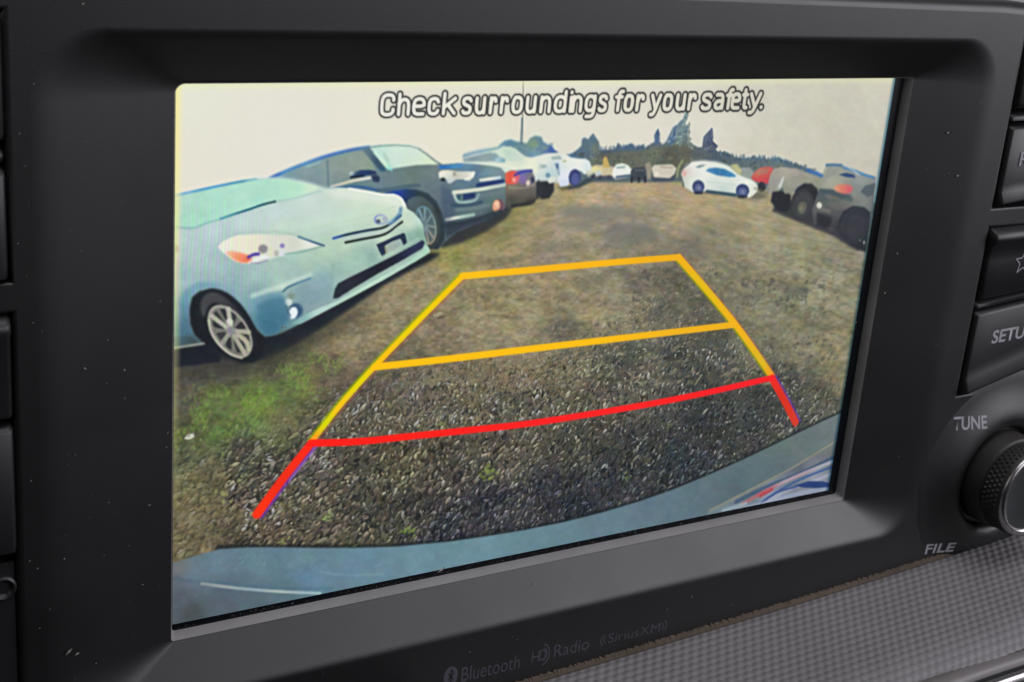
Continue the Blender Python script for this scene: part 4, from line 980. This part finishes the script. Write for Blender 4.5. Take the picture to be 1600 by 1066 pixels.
def wing(bm, xi, xo, z0, z1):
    side = sorted((v for v in bm.verts if abs(v.co.x - xi * MM) < 1e-6 and z0 * MM - 1e-6 <= v.co.z <= z1 * MM + 1e-6), key=lambda v: v.co.z)
    bm.faces.new(side + [bm.verts.new((xo * MM, FY * MM, z1 * MM)), bm.verts.new((xo * MM, FY * MM, z0 * MM))])


for z0, z1 in ((17.4, 20.9), (66.0, 69.4), (-92.0, -28.6)):
    wing(bm, PR, 185, z0, z1)
for z0, z1 in ((17.0, 20.9), (66.0, 69.4)):
    wing(bm, PL, -185, z0, z1)
bmesh.ops.recalc_face_normals(bm, faces=bm.faces)
if sum(f_.normal.y for f_ in bm.faces) > 0:
    bmesh.ops.reverse_faces(bm, faces=bm.faces)
rim = []
for e in bm.edges:
    if len(e.link_faces) == 1:
        m_ = (e.verts[0].co + e.verts[1].co) / 2 / MM
        if abs(m_.x) < 113.8 and abs(m_.z) < 66.3: continue      # joins the recess
        rim.append(e)
# the upper edge rolls back in an arc
top_e = [e for e in rim if min(e.verts[0].co.z, e.verts[1].co.z) > 69.3 * MM]
rim = [e for e in rim if e not in top_e]
for k in range(1, 9):
    a0_, a1_ = math.radians(90 * (k - 1) / 8), math.radians(90 * k / 8)
    ret = bmesh.ops.extrude_edge_only(bm, edges=top_e)
    top_e = [g for g in ret["geom"] if isinstance(g, bmesh.types.BMEdge)]
    top_e = [e for e in top_e if len(e.link_faces) == 1 and abs(e.verts[0].co.y - e.verts[1].co.y) < 1e-7]
    for v in [g for g in ret["geom"] if isinstance(g, bmesh.types.BMVert)]:
        v.co.z += 2.8 * MM * (math.sin(a1_) - math.sin(a0_)); v.co.y += 2.8 * MM * (math.cos(a0_) - math.cos(a1_))
ret = bmesh.ops.extrude_edge_only(bm, edges=top_e)
for v in [g for g in ret["geom"] if isinstance(g, bmesh.types.BMVert)]:
    v.co.y += 6 * MM
# a large radius lets the upper edge fall away to the right
for v in bm.verts:
    if v.co.z > 66.5 * MM:
        v.co.z += (1.4 - .00033 * max(0, v.co.x / MM - 30) ** 2) * MM * min(1, (v.co.z / MM - 66.5) / 2.9)
# every other open edge gets a small rolled lip and a wall going back into the pocket
out = {}
for e in rim:
    m_ = (e.verts[0].co + e.verts[1].co) / 2
    d_ = (e.verts[1].co - e.verts[0].co).normalized()
    n_ = Vector((d_.z, 0, -d_.x))
    if n_.dot(m_ - e.link_faces[0].calc_center_median()) < 0: n_ = -n_
    for v in e.verts:
        out.setdefault(v, []).append(n_)
layers = {}
for v, ns in out.items():
    w_ = Vector((0, 0, 0))
    for n_ in ns:
        if all((n_ - q).length > 1e-3 for q in ns[:ns.index(n_)]): w_ += n_
    chain = [v]
    for k in range(1, 5):
        an = math.radians(90 * k / 4)
        chain.append(bm.verts.new(v.co + w_ * (.65 * MM * math.sin(an)) + Vector((0, .65 * MM * (1 - math.cos(an)), 0))))
    chain.append(bm.verts.new(chain[-1].co + Vector((0, 7 * MM, 0))))
    layers[v] = chain
for e in rim:
    a_, b_ = layers[e.verts[0]], layers[e.verts[1]]
    for k in range(5):
        bm.faces.new((a_[k], b_[k], b_[k + 1], a_[k + 1]))
bmesh.ops.recalc_face_normals(bm, faces=bm.faces)
me = bpy.data.meshes.new("faceplate")
bm.to_mesh(me); bm.free()
faceplate = link_mesh("faceplate", me, M_BEZEL, unit, True, 40)
for p_ in me.polygons:                       # the broad front stays flat, only the rolled edges are smooth
    if abs(p_.normal.y) > .999: p_.use_smooth = False

# dark back of the pockets
def slab(name, x0, x1, y0, y1, z0, z1, mat, parent):
    V = [(x, y, z) for x in (x0, x1) for y in (y0, y1) for z in (z0, z1)]
    F = [(0, 1, 3, 2), (4, 6, 7, 5), (0, 4, 5, 1), (2, 3, 7, 6), (0, 2, 6, 4), (1, 5, 7, 3)]
    return mesh_obj(name, V, F, mat, parent)
slab("pocket_back", 114, 185, -0.8, 0.2, -30, 69.2, M_POCKET, unit)
slab("pocket_back", -185, -113, -0.8, 0.2, -92, 69.2, M_POCKET, unit)

# ---- display: black glass with the live picture on it
display = slab("display", -96, 98, 0.02, 3.0, -60, 60, M_GLASS, unit)
display["label"] = "black display glass behind the lip of the recess"

mp = bpy.data.materials.new("lit_lcd_picture")
mp.use_nodes = True
nt = mp.node_tree
b = nt.nodes["Principled BSDF"]
b.inputs["Base Color"].default_value = (0.004, 0.004, 0.005, 1)
b.inputs["Roughness"].default_value = 0.4
b.inputs["Specular IOR Level"].default_value = 0.2
at_n = nt.nodes.new("ShaderNodeAttribute"); at_n.attribute_name = "picture"
nt.links.new(at_n.outputs["Color"], b.inputs["Emission Color"])
b.inputs["Emission Strength"].default_value = 1.0

GWN, GHN = 1001, 611
fx = np.clip(np.linspace(0, CW, GWN) - .5, 0, CW - 1.001); fy = np.clip(np.linspace(0, CH, GHN) - .5, 0, CH - 1.001)
ix = fx.astype(int); iy = fy.astype(int); tx = (fx - ix)[None, :, None]; ty = (fy - iy)[:, None, None]
gcol = (img[iy][:, ix] * (1 - tx) + img[iy][:, ix + 1] * tx) * (1 - ty) + (img[iy + 1][:, ix] * (1 - tx) + img[iy + 1][:, ix + 1] * tx) * ty
lin = np.where(gcol <= .04045, gcol / 12.92, ((gcol + .055) / 1.055) ** 2.4)
GX, GZ = np.meshgrid(np.linspace(-DW / 2, DW / 2, GWN), np.linspace(DH / 2, -DH / 2, GHN))
P3 = np.stack([GX, np.full_like(GX, -0.03), GZ], -1).reshape(-1, 3) * MM
vid = np.arange(GWN * GHN).reshape(GHN, GWN)
quads = np.stack([vid[:-1, :-1], vid[1:, :-1], vid[1:, 1:], vid[:-1, 1:]], -1).reshape(-1, 4)
cxf = ((np.arange(GWN - 1) + .5) / (GWN - 1) * CW).astype(int); cyf = ((np.arange(GHN - 1) + .5) / (GHN - 1) * CH).astype(int)
fid = idm[cyf][:, cxf].reshape(-1)
rgba = np.concatenate([lin.reshape(-1, 3), np.ones((GWN * GHN, 1))], 1).astype(np.float32)


def picture_mesh(name, sel, label=None):
    q = quads[sel]
    u, inv = np.unique(q, return_inverse=True)
    inv = inv.reshape(-1).astype(np.int32)
    me = bpy.data.meshes.new(name)
    me.vertices.add(len(u)); me.vertices.foreach_set("co", P3[u].astype(np.float32).ravel())
    me.loops.add(len(inv)); me.loops.foreach_set("vertex_index", inv)
    me.polygons.add(len(q)); me.polygons.foreach_set("loop_start", np.arange(0, len(inv), 4, dtype=np.int32))
    at_ = me.attributes.new("picture", 'FLOAT_COLOR', 'POINT')
    at_.data.foreach_set("color", rgba[u].ravel())
    me.update(); me.validate()
    o = link_mesh(name, me, mp, display)
    if label: o["label"] = label
    return o


picture_mesh("camera_picture", fid == 0, "reversing camera picture of a gravel lot with parked cars")
for k, lab in ((1, "far yellow cross line"), (2, "middle yellow cross line"), (3, "near red cross line"), (4, "left yellow side line"), (5, "right yellow side line"), (6, "left red end of the side line"), (7, "right red end of the side line")):
    picture_mesh("guide_line", fid == k, lab)
picture_mesh("caption", fid == 8, "outlined caption reading Check surroundings for your safety.")

# ---- buttons


def button(x0, x1, rows, label=None, mat=M_BUTTON, name="push_button"):
    """rows: (z at x0, z at x1, Y) from top to bottom; closed towards the back"""
    nx = 10
    xsn = [x0, x0 + math.copysign(.35, x1 - x0), x0 + math.copysign(.9, x1 - x0)] + [x0 + (x1 - x0) * k / nx for k in range(1, nx + 1)]
    dy = [1.0, .25, 0] + [0] * nx
    V, F = [], []
    rr = [(rows[0][0], rows[0][1], -1.0)] + rows + [(rows[-1][0], rows[-1][1], -1.0)]
    m = len(xsn) + 1
    for za, zb, y in rr:
        V.append((x0, -1.0, za))
        for k, x in enumerate(xsn):
            u = (x - x0) / (x1 - x0)
            V.append((x, min(-1, y + dy[k]) if y < -1 else y, za + (zb - za) * u))
    for i in range(len(rr) - 1):
        for j in range(m - 1):
            a = i * m + j
            F.append((a, a + 1, a + 1 + m, a + m))
    o = mesh_obj(name, V, F, mat, unit, True, 50)
    if label: o["label"] = label
    return o


BX = 119.3
# right column
b0 = button(BX, 182, [(64.6, 64.6, -7.2), (64.0, 64.0, -8.2), (62.5, 62.5, -8.8), (47.6, 48.6, -8.9), (46.4, 47.4, -8.3), (46.0, 47.0, -7.2)])
button(BX - .4, 182, [(44.9, 46.2, -6.6), (44.4, 45.7, -7.8), (43.9, 45.2, -8.1), (43.2, 44.5, -8.1), (42.9, 44.2, -7.0)], "slim divider bar between two buttons", name="divider_bar")
b1 = button(BX, 182, [(42.0, 43.2, -7.0), (41.5, 42.7, -8.3), (40.9, 42.1, -8.7), (27.4, 34.0, -8.5), (25.4, 31.5, -8.6), (23.2, 29.3, -9.6), (22.6, 28.6, -9.4), (22.2, 28.2, -8.0)])
b2 = button(BX, 182, [(16.7, 17.6, -6.6), (16.2, 17.1, -8.4), (15.4, 16.3, -9.6), (14.2, 15.1, -10.2), (13.2, 14.0, -10.0), (11.5, 12.5, -8.8), (8, 9, -8.6), (-1.4, 3.4, -8.8), (-2.0, 2.8, -8.3), (-2.3, 2.5, -7.0)], "button with a star outline")
button(BX - .4, 182, [(-2.9, 2.6, -6.8), (-3.3, 2.2, -7.9), (-3.7, 1.8, -8.3), (-4.5, 1.0, -8.2), (-4.8, .7, -7.0)], "slim divider bar between two buttons", name="divider_bar")
b3 = button(BX, 182, [(-5.3, .2, -7.0), (-5.8, -.3, -8.4), (-6.6, -1.1, -8.8), (-20.5, -6.0, -8.6), (-23.6, -9.0, -8.7), (-26.4, -12.6, -9.9), (-27.2, -13.4, -9.7), (-27.6, -13.8, -8.0)], "button lettered SETUP")
# left column
LBX = -116.5
for rws in ([(65.0, 65.0, -7.0), (64.2, 64.2, -8.2), (62.8, 62.8, -8.7), (46.2, 46.2, -8.8), (45.2, 45.2, -8.3), (44.9, 44.9, -7.0)],
            [(43.6, 43.6, -7.0), (43.2, 43.2, -8.0), (42.4, 42.4, -8.3), (41.6, 41.6, -7.9), (41.3, 41.3, -7.0)],
            [(40.6, 40.6, -7.0), (40.1, 40.1, -8.3), (39.4, 39.4, -8.7), (24.5, 24.5, -8.7), (22.4, 22.4, -8.4), (21.9, 21.9, -7.2)],
            [(16.0, 16.0, -6.8), (15.5, 15.5, -8.6), (14.6, 14.6, -9.5), (13.4, 13.4, -9.7), (12.2, 12.2, -8.9), (-1.0, -1.0, -8.7), (-1.9, -1.9, -8.3), (-2.2, -2.2, -7.0)],
            [(-3.4, -3.4, -7.0), (-3.9, -3.9, -8.4), (-4.6, -4.6, -8.8), (-25.5, -25.5, -8.8), (-27.0, -27.0, -8.4), (-27.3, -27.3, -7.0)]):
    button(LBX, -182, rws, name="divider_bar" if rws[0][0] == 43.6 else "push_button")
# lower left cover with its screw
lp = slab("lower_cover", -185, -116.9, -7.2, -1.5, -92, -29.2, M_BUTTON, unit)
V, F = lathe(-118.9, -34.0, [(2.3, -7.0), (2.3, -7.6), (1.9, -7.9), (1.5, -7.7), (1.2, -7.2), (0.5, -7.1), (0.01, -7.1)], 32)
mesh_obj("screw", V, F, M_BUTTON, lp, True, 40)

# ---- tuning knob
KX, KZ = 138.6, -53.0
COLLAR = [(29.5, -7.6), (28.0, -8.03), (26.5, -8.25), (24.5, -8.7), (22.5, -9.3), (20.5, -10.0), (18.8, -10.6), (17.3, -10.9), (16.2, -10.9), (15.2, -10.5), (14.5, -9.8), (14.0, -8.8), (13.9, -2.0)]
V, F = lathe(KX, KZ, COLLAR, 120)


def collar_y(x, z):
    r_ = math.hypot(x - KX, z - KZ)
    return min(FY, float(np.interp(r_, [p[0] for p in COLLAR[::-1]], [p[1] for p in COLLAR[::-1]]))) - .10
mesh_obj("knob_collar", V, F, M_BEZEL, unit, True, 60)
knob_body = lathe(KX, KZ, [(13.1, -3.0), (12.9, -14.2), (12.7, -14.6), (12.2, -14.8), (12.1, -14.9), (12.1, -20.2), (11.8, -20.6), (11.3, -20.8)], 120)
knob = mesh_obj("tuning_knob", knob_body[0], knob_body[1], M_KNOB, unit, True, 40)
knob["label"] = "round tuning knob with knurled grip and chrome ring"
# knurls: small studs round the grip
V, F = [], []
for row in range(4):
    for k in range(54):
        a = 2 * math.pi * (k + .5 * (row % 2)) / 54; y = -15.6 - row * 1.25
        da = 2 * math.pi / 54 * .46
        base = len(V)
        for aa, yy, r_ in ((a - da, y, 12.05), (a, y - .62, 12.05), (a + da, y, 12.05), (a, y + .62, 12.05), (a, y, 12.65)):
            V.append((KX + r_ * math.cos(aa), yy, KZ + r_ * math.sin(aa)))
        F += [(base + i, base + (i + 1) % 4, base + 4) for i in range(4)]
mesh_obj("knurled_grip", V, F, M_KNOB, knob)
V, F = lathe(KX, KZ, [(11.9, -20.2), (12.1, -20.9), (11.95, -21.5), (11.3, -21.9), (10.5, -21.8), (10.1, -21.1)], 120)
mesh_obj("chrome_ring", V, F, M_CHROME, knob, True, 60)
V, F = lathe(KX, KZ, [(10.15, -21.0), (9.7, -20.9), (7.5, -20.4), (4, -20.1), (0.01, -20.0)], 96)
mesh_obj("knob_cap", V, F, M_CAP, knob, True, 60)

# ---- printed lettering
PY_ = FY - .03
text_mesh("lettering", "TUNE", 118.5, 129.0, -37.3, -33.7, PY_, M_PRINT, unit, -34.0, -37.4, .02, surf=collar_y)
text_mesh("lettering", "FILE", 117.2, 127.0, -72.9, -69.9, PY_, M_PRINT, unit, -70.4, -73.4, .02, surf=collar_y)
text_mesh("lettering", "SETUP", 126.6, 142.0, -14.4, -10.8, -8.75, M_PRINT, b3, -10.3, -13.9, .02)
text_mesh("lettering", "R", 124.0, 127.4, 32.1, 35.6, -8.80, M_PRINT, b1)
text_mesh("lettering", "E", 144.7, 147.4, -37.0, -33.2, -8.9, M_PRINT, unit, surf=collar_y)
# star outline
st = []
for k in range(10):
    a = math.radians(90 + 36 * k)
    st.append((math.cos(a), math.sin(a), 1.0 if k % 2 == 0 else .46))
V, F = [], []
for k in range(10):
    c_, s_, r_ = st[k]
    for q in (3.5, 2.8): V.append((133.0 + c_ * r_ * q, -8.78, 7.0 + s_ * r_ * q))
for k in range(10):
    a, b_ = 2 * k, 2 * ((k + 1) % 10)
    F.append((a, b_, b_ + 1, a + 1))
mesh_obj("star_symbol", V, F, M_PRINT, b2)
# radio marks on the lower strip
text_mesh("lettering", "Bluetooth", -24.2, -9.3, -76.3, -72.7, PY_, M_PRINT_DIM, unit, -73.0, -76.5)
V, F = lathe(0, 0, [(1.0, 0), (0.001, 0)], 40)
mesh_obj("bluetooth_symbol", [(-26.9 + x * 1.75, PY_, -74.2 + z * 2.45) for x, y, z in V], F, M_PRINT_DIM, unit)
def ribbon(pts, w):
    V, F = [], []
    for i in range(len(pts) - 1):
        (ax, az), (bx_, bz) = pts[i], pts[i + 1]
        L = math.hypot(bx_ - ax, bz - az); nx_, nz = -(bz - az) / L * w / 2, (bx_ - ax) / L * w / 2
        k = len(V)
        V += [(ax + nx_, 0, az + nz), (bx_ + nx_, 0, bz + nz), (bx_ - nx_, 0, bz - nz), (ax - nx_, 0, az - nz)]
        F.append((k, k + 1, k + 2, k + 3))
    return V, F
V, F = ribbon([(-.5, .5), (.5, -.45), (0, -.95), (0, .95), (.5, .45), (-.5, -.5)], .2)
mesh_obj("bluetooth_rune", [(-26.9 + x * 1.3, PY_ - .02, -74.2 + z * 1.75) for x, y, z in V], F, M_BEZEL, unit)
text_mesh("lettering", "H", -6.2, -4.2, -75.9, -73.2, PY_, M_PRINT_DIM, unit)
text_mesh("lettering", "D", -4.1, -2.5, -75.9, -73.2, PY_, M_PRINT_DIM, unit)
for r_, a0, a1 in ((2.0, -62, 62), (2.9, -75, 75)):
    V, F = ribbon([(-3.9 + r_ * .82 * math.cos(math.radians(a0 + (a1 - a0) * k / 14)), -74.55 + r_ * .95 * math.sin(math.radians(a0 + (a1 - a0) * k / 14))) for k in range(15)], .38)
    mesh_obj("radio_wave", [(x, PY_, z) for x, y, z in V], F, M_PRINT_DIM, unit)
text_mesh("lettering", "Radio", -.3, 9.3, -76.0, -72.8, PY_, M_PRINT_DIM, unit, -72.9, -76.1)
text_mesh("lettering", "SiriusXM", 14.6, 29.6, -75.8, -73.3, PY_, M_PRINT_DIM, unit, -73.7, -76.2)
for cx_, sg in ((15.0, -1), (29.0, 1)):
    for r_ in (1.6, 2.5):
        V, F = ribbon([(cx_ + sg * r_ * math.cos(math.radians(-48 + 96 * k / 10)), (-74.6 if sg < 0 else -74.9) + 1.05 * r_ * .75 * math.sin(math.radians(-48 + 96 * k / 10))) for k in range(11)], .32)
        mesh_obj("radio_wave", [(x, PY_, z) for x, y, z in V], F, M_PRINT_DIM, unit)

# ================================================================== DASH TRIM BELOW, TRAY RIM, DASH TOP
trim = thing("dash_trim", "grey dimpled dashboard trim running below the display unit", "dash trim")
# dimpled skin: height field over (x, t); t = distance out of the dash
def edge_z(x):
    return -78.9 + (x - 24.0) * .040 + 0.00018 * max(0, x - 60) ** 2


nxn, ntn = 620, 150
X0, X1, T1 = -30.0, 190.0, 33.0
V = []
for j in range(ntn):
    t = T1 * j / (ntn - 1)
    for i in range(nxn):
        x = X0 + (X1 - X0) * i / (nxn - 1)
        roll = 1.1 * (1 - math.exp(-t / .8))                       # rolled upper edge
        z = edge_z(x) - 1.1 + roll - .20 * t - .0035 * max(0, t - 22) ** 3 * .6
        y = -8.6 - t
        u, v = x / 2.7, t / 1.75
        w = max(0.0, math.sin(math.pi * (u + .5 * (math.floor(v) % 2))) ** 2 * math.sin(math.pi * (v % 1.0)))
        env = min(1, max(0, (t - .6) / .8))
        z += .38 * (w ** .8) * env
        V.append((x, y, z))
F = [(j * nxn + i, j * nxn + i + 1, (j + 1) * nxn + i + 1, (j + 1) * nxn + i) for j in range(ntn - 1) for i in range(nxn - 1)]
mesh_obj("dimpled_skin", V, F, M_TRIM, trim, True)
# rim, groove and bright strip of the tray in front of it
tray = thing("tray_surround", "grey rounded tray rim with bright chrome strip at the lower right corner", "tray rim")
def sweep(name, prof, mat):
    rings = []
    for k in range(61):
        x = -20 + 230 * k / 60
        bend = .0009 * (x - 118) ** 2
        rings.append([(x, y - bend, z - bend * .12) for y, z in prof])
    V, F = loft(rings, False)
    return mesh_obj(name, V, F, mat, tray, True, 50)
sweep("rim", [(-38.2, -93), (-38.6, -86.4), (-39.2, -84.9), (-40.2, -84.3), (-41.6, -84.2), (-43.0, -84.7), (-43.9, -85.6), (-44.2, -88)], M_RIM)
sweep("groove", [(-41.5, -86.4), (-45.0, -86.6), (-48.0, -87.4), (-52, -89), (-70, -99)], M_TRAY)
sweep("chrome_strip", [(-45.6, -88), (-45.8, -86.2), (-46.4, -85.6), (-47.2, -85.5), (-48.0, -86.1), (-48.3, -88)], M_CHROME)

dash = slab("dashboard_top", -400, 400, 1.6, 330, 40, 71.0, M_DASH, None)
dash["kind"] = "structure"; dash["label"] = "pale grey dashboard top just visible above the unit at upper right"; dash["category"] = "dashboard"

# ================================================================== DUST
def specks(name, pts, mat, label, cat):
    V, F = [], []
    for x, y, z, s, a, asp in pts:
        ca, sa = math.cos(a), math.sin(a)
        k = len(V)
        for dx, dz in ((-s, 0), (0, -s * asp), (s, 0), (0, s * asp)):
            V.append((x + dx * ca - dz * sa, y - .01, z + dx * sa + dz * ca))
        V.append((x, y - s * .3, z))
        F += [(k, k + 1, k + 4), (k + 1, k + 2, k + 4), (k + 2, k + 3, k + 4), (k + 3, k, k + 4)]
    o = mesh_obj(name, V, F, mat)
    o["kind"] = "stuff"; o["label"] = label; o["category"] = cat
    return o


pts = []
for k in range(150):                                        # on the front and the side slopes
    side = rng.random()
    if side < .45:
        x = rng.uniform(-109, -88); z = rng.uniform(-60, 56); t = (x + 110) / 22.4; y = -8 + 5.8 * t
    elif side < .62:
        x = rng.uniform(91, 109); z = rng.uniform(-50, 50); t = (109.6 - x) / 20.4; y = -8 + 5.8 * t
    elif side < .75:
        x = rng.uniform(-115, -111); z = rng.uniform(-70, 60); y = -8
    elif side < .9:
        x = rng.uniform(-70, 80); z = rng.uniform(-76, -66); y = -8
    else:
        x = rng.uniform(-80, 90); z = rng.uniform(-62, -56); t = (z + 64.2) / 9.9; y = -8 + 5.8 * t
    pts.append((x, y - .06, z, rng.choice([.06, .08, .1, .13, .18]), rng.uniform(0, 3.1), rng.uniform(.2, .8)))
for x, z, y_, s_, a_, q_ in ((-103.9, 66.5, -8.1, .3, .5, .5), (-104, 4.9, -6.7, .35, -.6, .4), (-96.5, 3.0, -4.6, .25, .2, .8), (-89.5, 14.5, -2.8, .3, .4, .25), (-87.9, -11, -2.4, .3, .9, .3), (-86.9, -13.5, -2.35, .4, 1.6, .15), (-91.6, -24.5, -3.3, .3, .1, .3),
                             (-108.0, -48.8, -8.1, .9, .8, .25), (-106.5, -49.6, -8.05, .5, .4, .4), (100.5, 40.3, -5.5, .5, .4, .5), (105, 30, -6.8, .5, .2, .4), (93, 10.5, -3.1, .35, 1, .6), (91.5, .5, -2.7, .35, .3, .6), (38, -68.7, -8.1, .3, 1.2, .5), (-5, -58.2, -4.6, .3, 1.2, .4), (5, -58.4, -4.6, .3, 1, .4)):
    pts.append((x, y_ - .04, z, s_, a_, q_))
specks("dust", pts, M_DUST, "tiny pale dust specks and lint scattered over the black bezel", "dust")
pts = []
for k in range(260):                                        # along the lower edge of the glass
    x = rng.uniform(-86, 87); pts.append((x, -.06, -53.5 + abs(rng.gauss(0, .45)), rng.uniform(.04, .13), rng.uniform(0, 3.1), rng.uniform(.3, .8)))
for k in range(14):
    x = rng.uniform(-80, 80); pts.append((x, -.06, rng.uniform(-50, 50), rng.uniform(.05, .1), rng.uniform(0, 3.1), .4))
for x, z, s_, a_, q_ in ((-66.4, 7.2, .9, -.75, .07), (-65.0, 5.9, .8, .55, .08), (-64.9, 6.4, .35, .2, .7), (-64.2, 6.3, .4, 1.3, .15), (-63.2, 5.0, .5, -.9, .08), (-58.2, 4.6, .14, 0, .8), (-83.5, 7.0, .5, .7, .08), (-70.5, -.8, .45, .2, .12), (-26.6, -52.6, .9, .5, .3), (-25.9, -52.3, .6, 1.4, .2), (86.2, -7.4, .3, 1.1, .4)):
    pts.append((x, -.06, z, s_, a_, q_))
specks("dust", pts, M_DUST, "grey dust and lint on the glass, mostly along its lower edge", "dust")
# brown dust in the seam under the unit
V, F = [], []
nn = 900
for k in range(nn):
    x = -28 + 175 * k / (nn - 1)
    h1 = .62 + .22 * math.sin(x * 3.1) * rng.random() + rng.uniform(-.18, .22)
    zt = edge_z(x) - .2
    fade = max(.0, min(1, (138 - x) / 18))
    V += [(x, -8.05, zt + h1 * fade), (x, -8.45 - rng.uniform(0, .15), zt + h1 * fade * .6), (x, -8.9, zt - .9), (x, -9.3, zt - 1.6)]
for k in range(nn - 1):
    for j in range(3):
        a = 4 * k + j; F.append((a, a + 4, a + 5, a + 1))
o = mesh_obj("seam_dust", V, F, M_BROWN)
o["kind"] = "stuff"; o["label"] = "brown dust packed in the seam between unit and grey trim"; o["category"] = "dust"
